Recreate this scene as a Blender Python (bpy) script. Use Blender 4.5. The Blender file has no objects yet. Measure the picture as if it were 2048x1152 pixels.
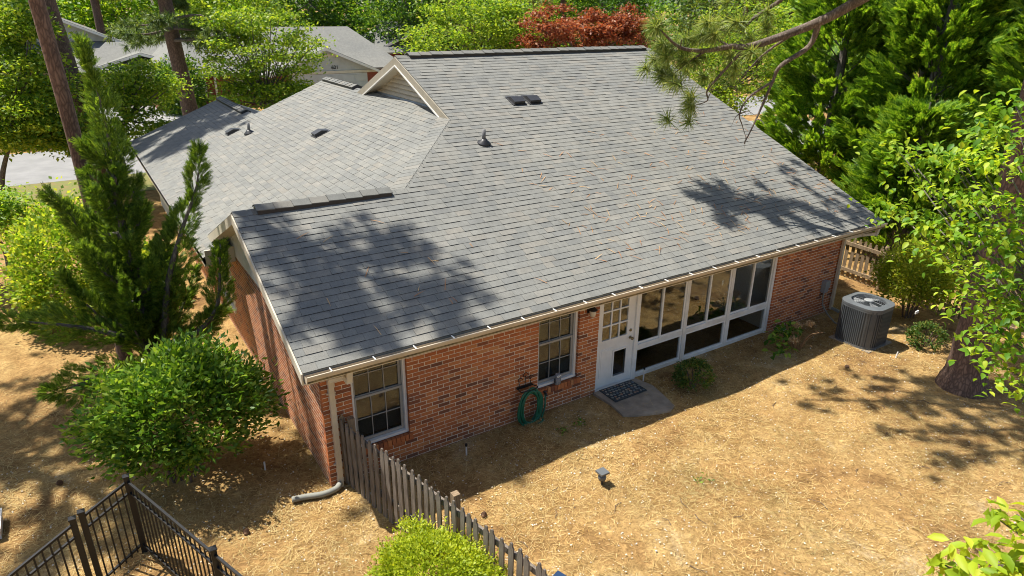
import bpy, math, random
import numpy as np
from mathutils import Matrix, Vector
PI = math.pi
rad = math.radians
scn = bpy.context.scene
col = scn.collection
RNG = np.random.default_rng(7)
random.seed(7)

# ------------------------------------------------------------------ camera, sky, sun, exposure
CAM = np.array([-2.2407, -8.3789, 6.6359])
YAW, PIT, ROL, FPX = 0.57242, 0.39330, -0.00996, 1367.61
_f = np.array([math.sin(YAW)*math.cos(PIT), math.cos(YAW)*math.cos(PIT), -math.sin(PIT)])
_r = np.array([math.cos(YAW), -math.sin(YAW), 0.0]); _d = np.cross(_f, _r)
_r2 = _r*math.cos(ROL)+_d*math.sin(ROL); _d2 = -_r*math.sin(ROL)+_d*math.cos(ROL)
cd = bpy.data.cameras.new('camera'); cam = bpy.data.objects.new('camera', cd); col.objects.link(cam)
cam.matrix_world = Matrix(((_r2[0], -_d2[0], -_f[0], CAM[0]), (_r2[1], -_d2[1], -_f[1], CAM[1]),
                           (_r2[2], -_d2[2], -_f[2], CAM[2]), (0, 0, 0, 1)))
cd.sensor_width = 36; cd.lens = FPX*36/2048; cd.clip_end = 2000; cd.clip_start = 0.05
scn.camera = cam

KX, KY = 0.30, 0.387            # horizontal drift of a shadow per metre of height
sun_to = Vector((-KX, KY, 1)).normalized()
elev = math.asin(sun_to.z); azim = math.atan2(sun_to.x, sun_to.y)
w = bpy.data.worlds.new('World'); scn.world = w; w.use_nodes = True
nt = w.node_tree; bg = nt.nodes['Background']
sky = nt.nodes.new('ShaderNodeTexSky'); sky.sky_type = 'NISHITA'; sky.sun_disc = False
sky.sun_elevation = elev; sky.sun_rotation = azim; sky.dust_density = 1.5
nt.links.new(sky.outputs[0], bg.inputs[0]); bg.inputs[1].default_value = 0.085
sl = bpy.data.lights.new('sun', 'SUN'); sl.energy = 5.0; sl.angle = rad(0.53); sl.color = (1, 0.95, 0.86)
so = bpy.data.objects.new('sun', sl); col.objects.link(so)
so.rotation_euler = sun_to.to_track_quat('Z', 'Y').to_euler(); so.location = (-20, 30, 60)
scn.view_settings.view_transform = 'Standard'; scn.view_settings.look = 'None'
scn.view_settings.exposure = 0.72; scn.view_settings.gamma = 1.0
scn.view_settings.use_curve_mapping = False
scn.cycles.filter_width = 1.0

# ------------------------------------------------------------------ helpers
def tag(o, label=None, cat=None, group=None, kind=None):
    if label: o['label'] = label
    if cat: o['category'] = cat
    if group: o['group'] = group
    if kind: o['kind'] = kind
    return o

def empty(name, loc=(0, 0, 0), rz=0, parent=None):
    o = bpy.data.objects.new(name, None); col.objects.link(o)
    o.location = loc; o.rotation_euler = (0, 0, rz); o.empty_display_size = 0.2
    o.parent = parent
    return o

def link(name, me, parent=None, loc=None):
    o = bpy.data.objects.new(name, me); col.objects.link(o); o.parent = parent
    if loc is not None: o.location = loc
    return o

def np_mesh(name, V, F, mat, smooth=False):
    """V (n,3); F (m,k) integer array or a list of such arrays"""
    me = bpy.data.meshes.new(name)
    Fs = F if isinstance(F, list) else [F]
    V = np.ascontiguousarray(V, np.float32)
    me.vertices.add(len(V)); me.vertices.foreach_set('co', V.ravel())
    idx = np.concatenate([f.ravel() for f in Fs]).astype(np.int32)
    tot = np.concatenate([np.full(len(f), f.shape[1]) for f in Fs]).astype(np.int32)
    st = np.concatenate([[0], np.cumsum(tot)[:-1]]).astype(np.int32)
    me.loops.add(len(idx)); me.loops.foreach_set('vertex_index', idx)
    me.polygons.add(len(tot)); me.polygons.foreach_set('loop_start', st); me.polygons.foreach_set('loop_total', tot)
    if smooth: me.polygons.foreach_set('use_smooth', np.ones(len(tot), bool))
    me.update(calc_edges=True)
    if mat: me.materials.append(mat)
    return me

BOXF = [(0, 3, 2, 1), (4, 5, 6, 7), (0, 1, 5, 4), (1, 2, 6, 5), (2, 3, 7, 6), (3, 0, 4, 7)]

class MB:
    def __init__(s): s.v = []; s.f = []
    def add(s, vs, fs):
        b = len(s.v); s.v += [tuple(map(float, q)) for q in vs]; s.f += [tuple(b+i for i in f) for f in fs]; return s
    def box(s, x0, x1, y0, y1, z0, z1):
        return s.add([(x0, y0, z0), (x1, y0, z0), (x1, y1, z0), (x0, y1, z0), (x0, y0, z1), (x1, y0, z1), (x1, y1, z1), (x0, y1, z1)], BOXF)
    def beam(s, a, b, w, h, up=(0, 0, 1)):
        a = Vector(a); b = Vector(b); t = (b-a).normalized(); u = Vector(up)
        sd = t.cross(u)
        if sd.length < 1e-4: sd = t.cross(Vector((1, 0, 0)))
        sd.normalize(); u = sd.cross(t).normalized(); sd = sd*w/2; u = u*h/2
        return s.add([a-sd-u, a+sd-u, a+sd+u, a-sd+u, b-sd-u, b+sd-u, b+sd+u, b-sd+u], [(0, 1, 2, 3), (7, 6, 5, 4), (0, 4, 5, 1), (1, 5, 6, 2), (2, 6, 7, 3), (3, 7, 4, 0)])
    def slab(s, pts, th, dirv=(0, 0, -1)):
        n = len(pts); d = Vector(dirv)*th
        vs = [Vector(p) for p in pts]; vs += [p+d for p in vs]
        fs = [tuple(range(n)), tuple(range(2*n-1, n-1, -1))]
        for i in range(n):
            j = (i+1) % n; fs.append((i, i+n, j+n, j))
        return s.add(vs, fs)
    def tube(s, path, rad_, n=8, cap=True):
        P = [Vector(p) for p in path]; R = rad_ if hasattr(rad_, '__len__') else [rad_]*len(P)
        b = len(s.v); ref = Vector((0.31, 0.17, 0.93))
        for i, p in enumerate(P):
            t = (P[min(i+1, len(P)-1)]-P[max(i-1, 0)]).normalized()
            if abs(t.dot(ref)) > 0.95: ref = Vector((0.9, 0.3, 0.1))
            u = t.cross(ref).normalized(); v2 = t.cross(u)
            ref = u.cross(t)
            for k in range(n):
                a = 2*PI*k/n; s.v.append(tuple(p+(u*math.cos(a)+v2*math.sin(a))*R[i]))
        for i in range(len(P)-1):
            for k in range(n):
                k2 = (k+1) % n; s.f.append((b+i*n+k, b+i*n+k2, b+(i+1)*n+k2, b+(i+1)*n+k))
        if cap:
            s.f.append(tuple(b+k for k in range(n-1, -1, -1))); s.f.append(tuple(b+(len(P)-1)*n+k for k in range(n)))
        return s
    def lathe(s, prof, c=(0, 0, 0), n=16, sx=1, sy=1):
        b = len(s.v)
        for r, z in prof:
            for k in range(n):
                a = 2*PI*k/n; s.v.append((c[0]+r*math.cos(a)*sx, c[1]+r*math.sin(a)*sy, c[2]+z))
        for i in range(len(prof)-1):
            for k in range(n):
                k2 = (k+1) % n; s.f.append((b+i*n+k, b+i*n+k2, b+(i+1)*n+k2, b+(i+1)*n+k))
        s.f.append(tuple(b+k for k in range(n-1, -1, -1))); s.f.append(tuple(b+(len(prof)-1)*n+k for k in range(n)))
        return s
    def mesh(s, name, mat, smooth=False):
        me = bpy.data.meshes.new(name); me.from_pydata(s.v, [], s.f)
        if smooth: me.polygons.foreach_set('use_smooth', np.ones(len(me.polygons), bool))
        if mat: me.materials.append(mat)
        me.update(); return me
    def build(s, name, mat, parent=None, smooth=False):
        return link(name, s.mesh(name, mat, smooth), parent)

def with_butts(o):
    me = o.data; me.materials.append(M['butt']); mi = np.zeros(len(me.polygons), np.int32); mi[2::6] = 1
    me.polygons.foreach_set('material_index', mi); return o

def copy_tree(o, parent=None):
    c = o.copy(); col.objects.link(c); c.parent = parent
    for ch in list(o.children): copy_tree(ch, c)
    return c

# ------------------------------------------------------------------ materials
def new_mat(name):
    m = bpy.data.materials.new(name); m.use_nodes = True
    return m, m.node_tree, m.node_tree.nodes['Principled BSDF']

def ramp(nt, stops):
    r = nt.nodes.new('ShaderNodeValToRGB'); e = r.color_ramp.elements
    while len(e) < len(stops): e.new(0.5)
    for i, (p, c) in enumerate(stops):
        e[i].position = p; e[i].color = (*c, 1)
    return r

def noise(nt, scale, detail=4, rough=0.6, vec=None, dist=0):
    n = nt.nodes.new('ShaderNodeTexNoise'); n.inputs['Scale'].default_value = scale
    n.inputs['Detail'].default_value = detail; n.inputs['Roughness'].default_value = rough; n.inputs['Distortion'].default_value = dist
    if vec: nt.links.new(vec, n.inputs['Vector'])
    return n

def coords(nt, kind='Object', scale=None):
    t = nt.nodes.new('ShaderNodeTexCoord')
    if scale is None: return t.outputs[kind]
    m = nt.nodes.new('ShaderNodeMapping'); m.inputs['Scale'].default_value = scale
    nt.links.new(t.outputs[kind], m.inputs['Vector']); return m.outputs[0]

def mixc(nt, a, b, fac, mode='MIX'):
    m = nt.nodes.new('ShaderNodeMix'); m.data_type = 'RGBA'; m.blend_type = mode
    for s, v in ((m.inputs[6], a), (m.inputs[7], b)):
        if isinstance(v, tuple): s.default_value = (*v, 1)
        else: nt.links.new(v, s)
    if isinstance(fac, (int, float)): m.inputs[0].default_value = fac
    else: nt.links.new(fac, m.inputs[0])
    return m.outputs[2]

def bump(nt, bsdf, h, strength=0.3, dist=0.01):
    b = nt.nodes.new('ShaderNodeBump'); b.inputs['Strength'].default_value = strength; b.inputs['Distance'].default_value = dist
    nt.links.new(h, b.inputs['Height']); nt.links.new(b.outputs[0], bsdf.inputs['Normal'])

def simple(name, c1, c2=None, scale=8, rough=0.6, bstr=0.0, bdist=0.005, metal=0.0, spec=0.5, stretch=None, kind='Object', detail=5):
    m, nt, b = new_mat(name)
    c2 = c2 or tuple(x*0.8 for x in c1)
    n = noise(nt, scale, detail, 0.6, coords(nt, kind, stretch))
    r = ramp(nt, [(0.3, c2), (0.7, c1)]); nt.links.new(n.outputs['Fac'], r.inputs[0])
    nt.links.new(r.outputs[0], b.inputs['Base Color'])
    b.inputs['Roughness'].default_value = rough; b.inputs['Metallic'].default_value = metal
    b.inputs['Specular IOR Level'].default_value = spec
    if bstr: bump(nt, b, n.outputs['Fac'], bstr, bdist)
    return m

def rnd_source(nt, island):
    if island:
        return nt.nodes.new('ShaderNodeNewGeometry').outputs['Random Per Island']
    return nt.nodes.new('ShaderNodeObjectInfo').outputs['Random']

def brick_mat(name, island):
    m, nt, b = new_mat(name)
    r = ramp(nt, [(0.0, (0.17, 0.072, 0.042)), (0.1, (0.27, 0.092, 0.042)), (0.3, (0.44, 0.14, 0.047)), (0.7, (0.53, 0.175, 0.056)), (0.93, (0.6, 0.22, 0.072)), (1.0, (0.55, 0.25, 0.1))])
    nt.links.new(rnd_source(nt, island), r.inputs[0])
    n = noise(nt, 60, 4, 0.7, coords(nt)); n2 = noise(nt, 1.2, 3, 0.6, nt.nodes.new('ShaderNodeNewGeometry').outputs['Position'])
    g = ramp(nt, [(0.3, (0.72, 0.7, 0.7)), (0.7, (1.1, 1.08, 1.05))]); nt.links.new(n.outputs['Fac'], g.inputs[0])
    g2 = ramp(nt, [(0.3, (0.8, 0.8, 0.82)), (0.7, (1.08, 1.05, 1.0))]); nt.links.new(n2.outputs['Fac'], g2.inputs[0])
    c = mixc(nt, r.outputs[0], g.outputs[0], 1.0, 'MULTIPLY'); c = mixc(nt, c, g2.outputs[0], 1.0, 'MULTIPLY')
    sz = nt.nodes.new('ShaderNodeSeparateXYZ'); nt.links.new(nt.nodes.new('ShaderNodeNewGeometry').outputs['Position'], sz.inputs[0])
    nd = noise(nt, 3.5, 4, 0.7, nt.nodes.new('ShaderNodeNewGeometry').outputs['Position'])
    ml = nt.nodes.new('ShaderNodeMath'); ml.operation = 'MULTIPLY_ADD'; ml.inputs[1].default_value = -0.7; nt.links.new(nd.outputs['Fac'], ml.inputs[0]); nt.links.new(sz.outputs[2], ml.inputs[2])
    sr = ramp(nt, [(0.0, (0.5, 0.5, 0.5)), (0.13, (0, 0, 0))]); mr2 = nt.nodes.new('ShaderNodeMapRange'); mr2.inputs[1].default_value = -0.4; mr2.inputs[2].default_value = 1.2
    nt.links.new(ml.outputs[0], mr2.inputs[0]); nt.links.new(mr2.outputs[0], sr.inputs[0])
    c = mixc(nt, c, (0.16, 0.1, 0.065), sr.outputs[0])      # soil splashed on the lowest courses
    nt.links.new(c, b.inputs['Base Color']); b.inputs['Roughness'].default_value = 0.85
    bump(nt, b, n.outputs['Fac'], 0.35, 0.004); return m

def shingle_mat(name, island, tone=1.0):
    m, nt, b = new_mat(name)
    q = tone
    st = [(0.0, (0.18, 0.19, 0.195)), (0.2, (0.2, 0.21, 0.212)), (0.45, (0.212, 0.22, 0.218)), (0.6, (0.225, 0.23, 0.225)), (0.8, (0.208, 0.218, 0.218)), (0.92, (0.228, 0.226, 0.215)), (1.0, (0.245, 0.247, 0.24))]
    r = ramp(nt, [(p, (c[0]*q*1.03, c[1]*q*0.99, c[2]*q*0.915)) for p, c in st])
    if island is None: r.inputs[0].default_value = 0.45
    else: nt.links.new(rnd_source(nt, island), r.inputs[0])
    pos = nt.nodes.new('ShaderNodeNewGeometry').outputs['Position']
    n = noise(nt, 150, 3, 0.8, pos); n2 = noise(nt, 0.55, 4, 0.65, pos)
    n3 = noise(nt, 6, 3, 0.6, pos)
    g = ramp(nt, [(0.3, (0.6, 0.6, 0.6)), (0.7, (1.3, 1.3, 1.3))]); nt.links.new(n.outputs['Fac'], g.inputs[0])
    g2 = ramp(nt, [(0.3, (0.88, 0.89, 0.9)), (0.7, (1.08, 1.07, 1.05))]); nt.links.new(n2.outputs['Fac'], g2.inputs[0])
    g3 = ramp(nt, [(0.3, (0.88, 0.88, 0.88)), (0.7, (1.08, 1.08, 1.08))]); nt.links.new(n3.outputs['Fac'], g3.inputs[0])
    c = mixc(nt, r.outputs[0], g.outputs[0], 1.0, 'MULTIPLY'); c = mixc(nt, c, g2.outputs[0], 1.0, 'MULTIPLY'); c = mixc(nt, c, g3.outputs[0], 1.0, 'MULTIPLY')
    nt.links.new(c, b.inputs['Base Color']); b.inputs['Roughness'].default_value = 0.9; b.inputs['Specular IOR Level'].default_value = 0.25
    bump(nt, b, n.outputs['Fac'], 0.4, 0.004); return m

def leaf_mat(name, dark, mid, light, trans=0.35, rough=0.5, tint=(1.25, 1.15, 0.45)):
    m, nt, b = new_mat(name)
    q = 1.12 if trans > 0.2 else 1.0; dark, mid, light = [tuple(min(0.72, x*q) for x in c) for c in (dark, mid, light)]; trans = min(0.55, trans+0.06) if trans > 0.2 else trans
    r = ramp(nt, [(0.0, dark), (0.5, mid), (1.0, light)])
    nt.links.new(nt.nodes.new('ShaderNodeNewGeometry').outputs['Random Per Island'], r.inputs[0])
    n = noise(nt, 0.9, 2, 0.5, coords(nt))
    g = ramp(nt, [(0.3, (0.72, 0.78, 0.72)), (0.7, (1.2, 1.15, 1.05))]); nt.links.new(n.outputs['Fac'], g.inputs[0])
    c = mixc(nt, r.outputs[0], g.outputs[0], 1.0, 'MULTIPLY')
    nt.links.new(c, b.inputs['Base Color']); b.inputs['Roughness'].default_value = rough; b.inputs['Specular IOR Level'].default_value = 0.35
    t = nt.nodes.new('ShaderNodeBsdfTranslucent'); nt.links.new(mixc(nt, c, tint, 1.0, 'MULTIPLY'), t.inputs[0])
    mx = nt.nodes.new('ShaderNodeMixShader'); mx.inputs[0].default_value = trans
    nt.links.new(b.outputs[0], mx.inputs[1]); nt.links.new(t.outputs[0], mx.inputs[2])
    nt.links.new(mx.outputs[0], nt.nodes['Material Output'].inputs[0]); return m

def bark_mat(name, c1, c2, c3):
    m, nt, b = new_mat(name)
    v = nt.nodes.new('ShaderNodeTexVoronoi'); v.inputs['Scale'].default_value = 20; v.feature = 'DISTANCE_TO_EDGE'
    n0 = noise(nt, 5, 3, 0.6, coords(nt, 'Object', (1, 1, 0.35)))
    va = nt.nodes.new('ShaderNodeVectorMath'); va.operation = 'ADD'
    sc = nt.nodes.new('ShaderNodeVectorMath'); sc.operation = 'SCALE'; sc.inputs[3].default_value = 0.16
    nt.links.new(n0.outputs['Color'], sc.inputs[0]); nt.links.new(coords(nt, 'Object', (1, 1, 0.3)), va.inputs[0]); nt.links.new(sc.outputs[0], va.inputs[1])
    nt.links.new(va.outputs[0], v.inputs['Vector'])
    r = ramp(nt, [(0.0, tuple(0.5*(a+b) for a, b in zip(c2, c3))), (0.12, c2), (0.35, c1)]); nt.links.new(v.outputs['Distance'], r.inputs[0])
    n = noise(nt, 3, 5, 0.7, coords(nt, 'Object', (1, 1, 0.25)))
    g = ramp(nt, [(0.3, (0.6, 0.6, 0.62)), (0.7, (1.25, 1.2, 1.15))]); nt.links.new(n.outputs['Fac'], g.inputs[0])
    nt.links.new(mixc(nt, r.outputs[0], g.outputs[0], 1.0, 'MULTIPLY'), b.inputs['Base Color'])
    b.inputs['Roughness'].default_value = 0.95
    bump(nt, b, r.outputs[0], 0.9, 0.05); return m

def glass_mat(name, tint=(0.5, 0.54, 0.54), base=0.02):
    m, nt, b = new_mat(name)
    tr = nt.nodes.new('ShaderNodeBsdfTransparent'); tr.inputs[0].default_value = (*tint, 1)
    gl = nt.nodes.new('ShaderNodeBsdfGlossy'); gl.inputs['Roughness'].default_value = 0.015; gl.inputs[0].default_value = (0.95, 0.96, 0.95, 1)
    fr = nt.nodes.new('ShaderNodeFresnel')
    mr = nt.nodes.new('ShaderNodeMapRange'); mr.inputs[3].default_value = 1.5; mr.inputs[4].default_value = 1/1.5   # same reflectance from both sides of the pane
    nt.links.new(nt.nodes.new('ShaderNodeNewGeometry').outputs['Backfacing'], mr.inputs[0]); nt.links.new(mr.outputs[0], fr.inputs[0])
    ad = nt.nodes.new('ShaderNodeMath'); ad.operation = 'ADD'; ad.inputs[1].default_value = base; ad.use_clamp = True
    nt.links.new(fr.outputs[0], ad.inputs[0])
    wv = noise(nt, 2.2, 2, 0.5, coords(nt)); bp = nt.nodes.new('ShaderNodeBump'); bp.inputs['Strength'].default_value = 0.05; bp.inputs['Distance'].default_value = 0.05
    nt.links.new(wv.outputs['Fac'], bp.inputs['Height']); nt.links.new(bp.outputs[0], gl.inputs['Normal'])
    mx = nt.nodes.new('ShaderNodeMixShader'); nt.links.new(ad.outputs[0], mx.inputs[0])
    nt.links.new(tr.outputs[0], mx.inputs[1]); nt.links.new(gl.outputs[0], mx.inputs[2])
    nt.links.new(mx.outputs[0], nt.nodes['Material Output'].inputs[0]); return m

M = {}
M['brick'] = brick_mat('brick piece', False); M['brick_mass'] = brick_mat('brick joined', True)
M['mortar'] = simple('mortar', (0.8, 0.72, 0.58), (0.66, 0.58, 0.45), 30, 0.95, 0.3)
M['shingle'] = shingle_mat('shingle piece', False); M['shingle_mass'] = shingle_mat('shingle joined', True)
M['shingle_flat'] = shingle_mat('shingle far', None)
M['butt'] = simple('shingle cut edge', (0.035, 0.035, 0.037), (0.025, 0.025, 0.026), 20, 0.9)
M['cap'] = shingle_mat('ridge cap', True, 0.85)
M['cream'] = simple('cream paint', (0.66, 0.59, 0.46), (0.56, 0.5, 0.39), 5, 0.55)
M['gutter'] = simple('cream gutter metal', (0.62, 0.53, 0.4), (0.5, 0.42, 0.31), 2.5, 0.4)
M['gutter_in'] = simple('gutter silt', (0.3, 0.22, 0.09), (0.07, 0.055, 0.03), 9, 0.95)
M['taupe'] = simple('taupe board', (0.36, 0.32, 0.25), (0.29, 0.26, 0.2), 4, 0.6)  # grey brown, darker than the cream, for the main gable rakes
M['white'] = simple('white paint', (0.82, 0.82, 0.79), (0.7, 0.7, 0.67), 4, 0.45)
M['white_worn'] = simple('weathered white paint', (0.8, 0.79, 0.75), (0.6, 0.58, 0.53), 3, 0.5)
M['sash'] = simple('grey aluminium sash', (0.36, 0.35, 0.32), (0.28, 0.27, 0.25), 4, 0.45)
M['glass'] = glass_mat('window glass'); M['screen'] = glass_mat('dark sunroom glass', (0.78, 0.79, 0.78), 0.05)
M['blind'] = simple('window blind', (0.42, 0.41, 0.39), (0.34, 0.33, 0.32), 6, 0.7)
M['room'] = simple('dim room', (0.12, 0.11, 0.1), (0.08, 0.075, 0.07), 3, 0.9)
M['room_floor'] = simple('sunroom floor', (0.3, 0.17, 0.1), (0.2, 0.11, 0.065), 5, 0.4)
M['room_wall'] = simple('sunroom wall', (0.7, 0.7, 0.68), (0.6, 0.6, 0.58), 2, 0.8)
M['black_metal'] = simple('black metal', (0.014, 0.014, 0.015), (0.009, 0.009, 0.01), 10, 0.42, spec=0.4)
M['dark_metal'] = simple('dark vent metal', (0.035, 0.036, 0.04), (0.022, 0.022, 0.024), 10, 0.45)
M['pipe'] = simple('grey vent pipe', (0.2, 0.2, 0.2), (0.12, 0.12, 0.12), 20, 0.6)
M['brass'] = simple('aged brass', (0.38, 0.3, 0.16), (0.2, 0.17, 0.1), 20, 0.35, metal=0.9)
M['concrete'] = simple('concrete', (0.36, 0.3, 0.23), (0.2, 0.165, 0.125), 4, 0.9, 0.2)
M['drive'] = simple('pale concrete drive', (0.3, 0.295, 0.285), (0.23, 0.226, 0.22), 1.2, 0.9)
M['asphalt'] = simple('sun bleached road', (0.27, 0.265, 0.26), (0.2, 0.198, 0.195), 1.1, 0.9, 0.1)
M['lawn'] = simple('thin lawn', (0.12, 0.17, 0.03), (0.22, 0.15, 0.06), 2.6, 0.95, 0.2)
M['wood'] = simple('weathered grey wood', (0.25, 0.21, 0.17), (0.09, 0.072, 0.058), 5, 0.9, 0.5, 0.01, stretch=(7, 7, 0.7))
M['wood_tan'] = simple('weathered tan wood', (0.34, 0.25, 0.15), (0.15, 0.1, 0.06), 5, 0.9, 0.5, 0.01, stretch=(7, 7, 0.7))
M['hose'] = simple('green hose', (0.014, 0.16, 0.085), (0.009, 0.1, 0.055), 8, 0.4)
M['ac'] = simple('dark grey cabinet', (0.1, 0.112, 0.122), (0.075, 0.083, 0.09), 4, 0.45, metal=0.25)
M['ac_rim'] = simple('grey cabinet rim', (0.15, 0.165, 0.175), (0.115, 0.125, 0.134), 4, 0.45, metal=0.2)
M['boxgrey'] = simple('grey plastic box', (0.3, 0.31, 0.31), (0.24, 0.25, 0.25), 6, 0.5)
M['drainpipe'] = simple('corrugated grey green pipe', (0.32, 0.31, 0.26), (0.17, 0.18, 0.16), 6, 0.7)
M['pvc'] = simple('white plastic', (0.75, 0.74, 0.7), (0.6, 0.58, 0.54), 9, 0.5)
M['blue'] = simple('dark blue plastic', (0.012, 0.04, 0.1), (0.008, 0.028, 0.075), 6, 0.7, spec=0.2)
M['cap_stone'] = simple('lantern plastic', (0.06, 0.055, 0.06), (0.035, 0.033, 0.036), 9, 0.35)
M['pine_bark'] = bark_mat('pine bark', (0.23, 0.15, 0.11), (0.15, 0.095, 0.07), (0.04, 0.028, 0.022))
M['grey_bark'] = bark_mat('grey bark', (0.22, 0.2, 0.17), (0.15, 0.135, 0.115), (0.06, 0.055, 0.045))
M['branch'] = bark_mat('lichen bark', (0.24, 0.2, 0.17), (0.16, 0.125, 0.1), (0.06, 0.045, 0.035))
M['twig'] = simple('brown twig', (0.16, 0.11, 0.08), (0.09, 0.062, 0.045), 12, 0.9)
M['juniper'] = leaf_mat('juniper leaf', (0.06, 0.12, 0.02), (0.12, 0.22, 0.03), (0.26, 0.37, 0.06), 0.42)
M['privet'] = leaf_mat('privet leaf', (0.045, 0.125, 0.014), (0.13, 0.26, 0.026), (0.34, 0.47, 0.08), 0.4, 0.4)
M['boxwood'] = leaf_mat('boxwood leaf', (0.22, 0.3, 0.018), (0.38, 0.48, 0.03), (0.56, 0.6, 0.06), 0.45)
M['bush'] = leaf_mat('small bush leaf', (0.04, 0.1, 0.018), (0.09, 0.17, 0.03), (0.24, 0.22, 0.05), 0.3)
M['yellowbush'] = leaf_mat('yellow green leaf', (0.16, 0.25, 0.02), (0.34, 0.42, 0.03), (0.58, 0.56, 0.08), 0.5)
M['ivy'] = leaf_mat('ivy leaf', (0.1, 0.22, 0.02), (0.26, 0.4, 0.035), (0.55, 0.58, 0.1), 0.5)
M['dogwood'] = leaf_mat('dogwood leaf', (0.08, 0.21, 0.018), (0.2, 0.36, 0.025), (0.42, 0.52, 0.05), 0.45)
M['dogwood_y'] = leaf_mat('sunlit dogwood leaf', (0.06, 0.15, 0.018), (0.21, 0.34, 0.03), (0.42, 0.5, 0.07), 0.48)
M['cypress'] = leaf_mat('cypress frond', (0.05, 0.14, 0.014), (0.15, 0.29, 0.024), (0.34, 0.48, 0.06), 0.42)
M['pine'] = leaf_mat('pine needle', (0.1, 0.17, 0.04), (0.22, 0.3, 0.07), (0.48, 0.5, 0.2), 0.35, 0.4)
M['pine_dark'] = leaf_mat('dark pine needle', (0.05, 0.1, 0.028), (0.1, 0.17, 0.045), (0.24, 0.3, 0.09), 0.3)
M['wooddark'] = leaf_mat('woodland leaf', (0.03, 0.09, 0.014), (0.07, 0.17, 0.024), (0.17, 0.29, 0.04), 0.4)
M['maple'] = leaf_mat('red maple leaf', (0.12, 0.032, 0.016), (0.27, 0.08, 0.034), (0.4, 0.19, 0.08), 0.35, 0.5, (1.3, 0.8, 0.6))
M['petal'] = simple('fallen petals', (0.66, 0.62, 0.52), (0.45, 0.4, 0.3), 3, 0.8)
M['dryflower'] = leaf_mat('dry flower head', (0.4, 0.26, 0.14), (0.55, 0.4, 0.24), (0.66, 0.52, 0.36), 0.3, 0.7, (1, 0.9, 0.7))
M['siding_grey'] = simple('pale siding', (0.5, 0.51, 0.48), (0.43, 0.44, 0.42), 3, 0.6)
M['siding_cream'] = simple('cream siding', (0.6, 0.58, 0.5), (0.52, 0.5, 0.43), 3, 0.6)
M['garage'] = simple('garage door', (0.55, 0.55, 0.52), (0.47, 0.47, 0.45), 3, 0.5)
M['red_wall'] = simple('distant red brick', (0.3, 0.085, 0.05), (0.2, 0.055, 0.035), 14, 0.9)

def straw_mat(name):
    m, nt, b = new_mat(name)
    pos = nt.nodes.new('ShaderNodeNewGeometry').outputs['Position']
    n1 = noise(nt, 0.7, 6, 0.68, pos, 0.6); n2 = noise(nt, 16, 6, 0.75, pos, 1.2); n3 = noise(nt, 2.6, 4, 0.7, pos, 0.8); n4 = noise(nt, 55, 4, 0.8, pos)
    r1 = ramp(nt, [(0.27, (0.15, 0.085, 0.04)), (0.45, (0.34, 0.215, 0.088)), (0.6, (0.42, 0.295, 0.128)), (0.76, (0.48, 0.41, 0.28))]); nt.links.new(n1.outputs['Fac'], r1.inputs[0])
    r2 = ramp(nt, [(0.28, (0.38, 0.33, 0.3)), (0.5, (0.95, 0.92, 0.88)), (0.72, (1.5, 1.5, 1.45))]); nt.links.new(n2.outputs['Fac'], r2.inputs[0])
    r3 = ramp(nt, [(0.3, (0.68, 0.64, 0.6)), (0.65, (1.15, 1.13, 1.1))]); nt.links.new(n3.outputs['Fac'], r3.inputs[0])
    c = mixc(nt, r1.outputs[0], r2.outputs[0], 1.0, 'MULTIPLY'); c = mixc(nt, c, r3.outputs[0], 1.0, 'MULTIPLY')
    nt.links.new(c, b.inputs['Base Color']); b.inputs['Roughness'].default_value = 0.95; b.inputs['Specular IOR Level'].default_value = 0.15
    bump(nt, b, n2.outputs['Fac'], 0.8, 0.03); return m
M['straw'] = straw_mat('pine straw ground')
M['needle_litter'] = leaf_mat('fallen pine needle', (0.2, 0.1, 0.032), (0.48, 0.32, 0.11), (0.72, 0.58, 0.3), 0.1, 0.7, (1, 0.8, 0.5))

def project(P):
    P = np.atleast_2d(P)-CAM; x = P@_r2; y = P@_d2; z = P@_f
    return np.stack([1024+FPX*x/z, 576+FPX*y/z, z], 1)

# ------------------------------------------------------------------ the setting
def sheet(name, pts, z, mat, label=None):
    o = MB().add([(x, y, z) for x, y in pts], [tuple(range(len(pts)))]).build(name, mat)
    o['kind'] = 'structure'; return o
def ground_h(x, y):
    d = np.clip((np.hypot(x-4, y+1)-0)/1, 0, None)
    h = 0.045*np.sin(x*0.9+1.3)*np.sin(y*0.8-0.4)+0.02*np.sin(x*2.7+y*1.9)
    hs = np.clip((-y-0.15)/1.2, 0, 1)      # level beside the house
    out = (x < 0.0)|(x > 12.3)
    return np.where(out, 0.6, 1.0)*h*np.where(out, np.clip(np.maximum(-x, x-12.3)/1.5, 0, 1), hs)*(y < 22)*np.clip(1-(d-18)/6, 0, 1)-0.02
xs = np.concatenate([[-700, -200, -60, -25], np.linspace(-14, 20, 110), [30, 60, 200, 700]])
ys = np.concatenate([[-300, -60, -25], np.linspace(-12, 20, 104), [21, 30, 60, 200, 900]])
GX, GY = np.meshgrid(xs, ys); GZ = ground_h(GX, GY)
nx, ny = len(xs), len(ys); ii = np.arange(nx*ny).reshape(ny, nx)
F = np.stack([ii[:-1, :-1], ii[:-1, 1:], ii[1:, 1:], ii[1:, :-1]], -1).reshape(-1, 4)
g = link('ground', np_mesh('ground', np.stack([GX, GY, GZ], -1).reshape(-1, 3), F, M['straw'], True)); g['kind'] = 'structure'
sheet('lawn', [(-60, 20.6), (16, 20.3), (16, 23.5), (-60, 24.2)], -0.006, M['lawn'])
sheet('road', [(-200, 26.5), (-60, 24.2), (16, 23.5), (60, 20.5), (200, 12), (200, 20.5), (60, 28), (16, 30.6), (-60, 31.4), (-200, 33.5)], -0.002, M['asphalt'])
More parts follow.
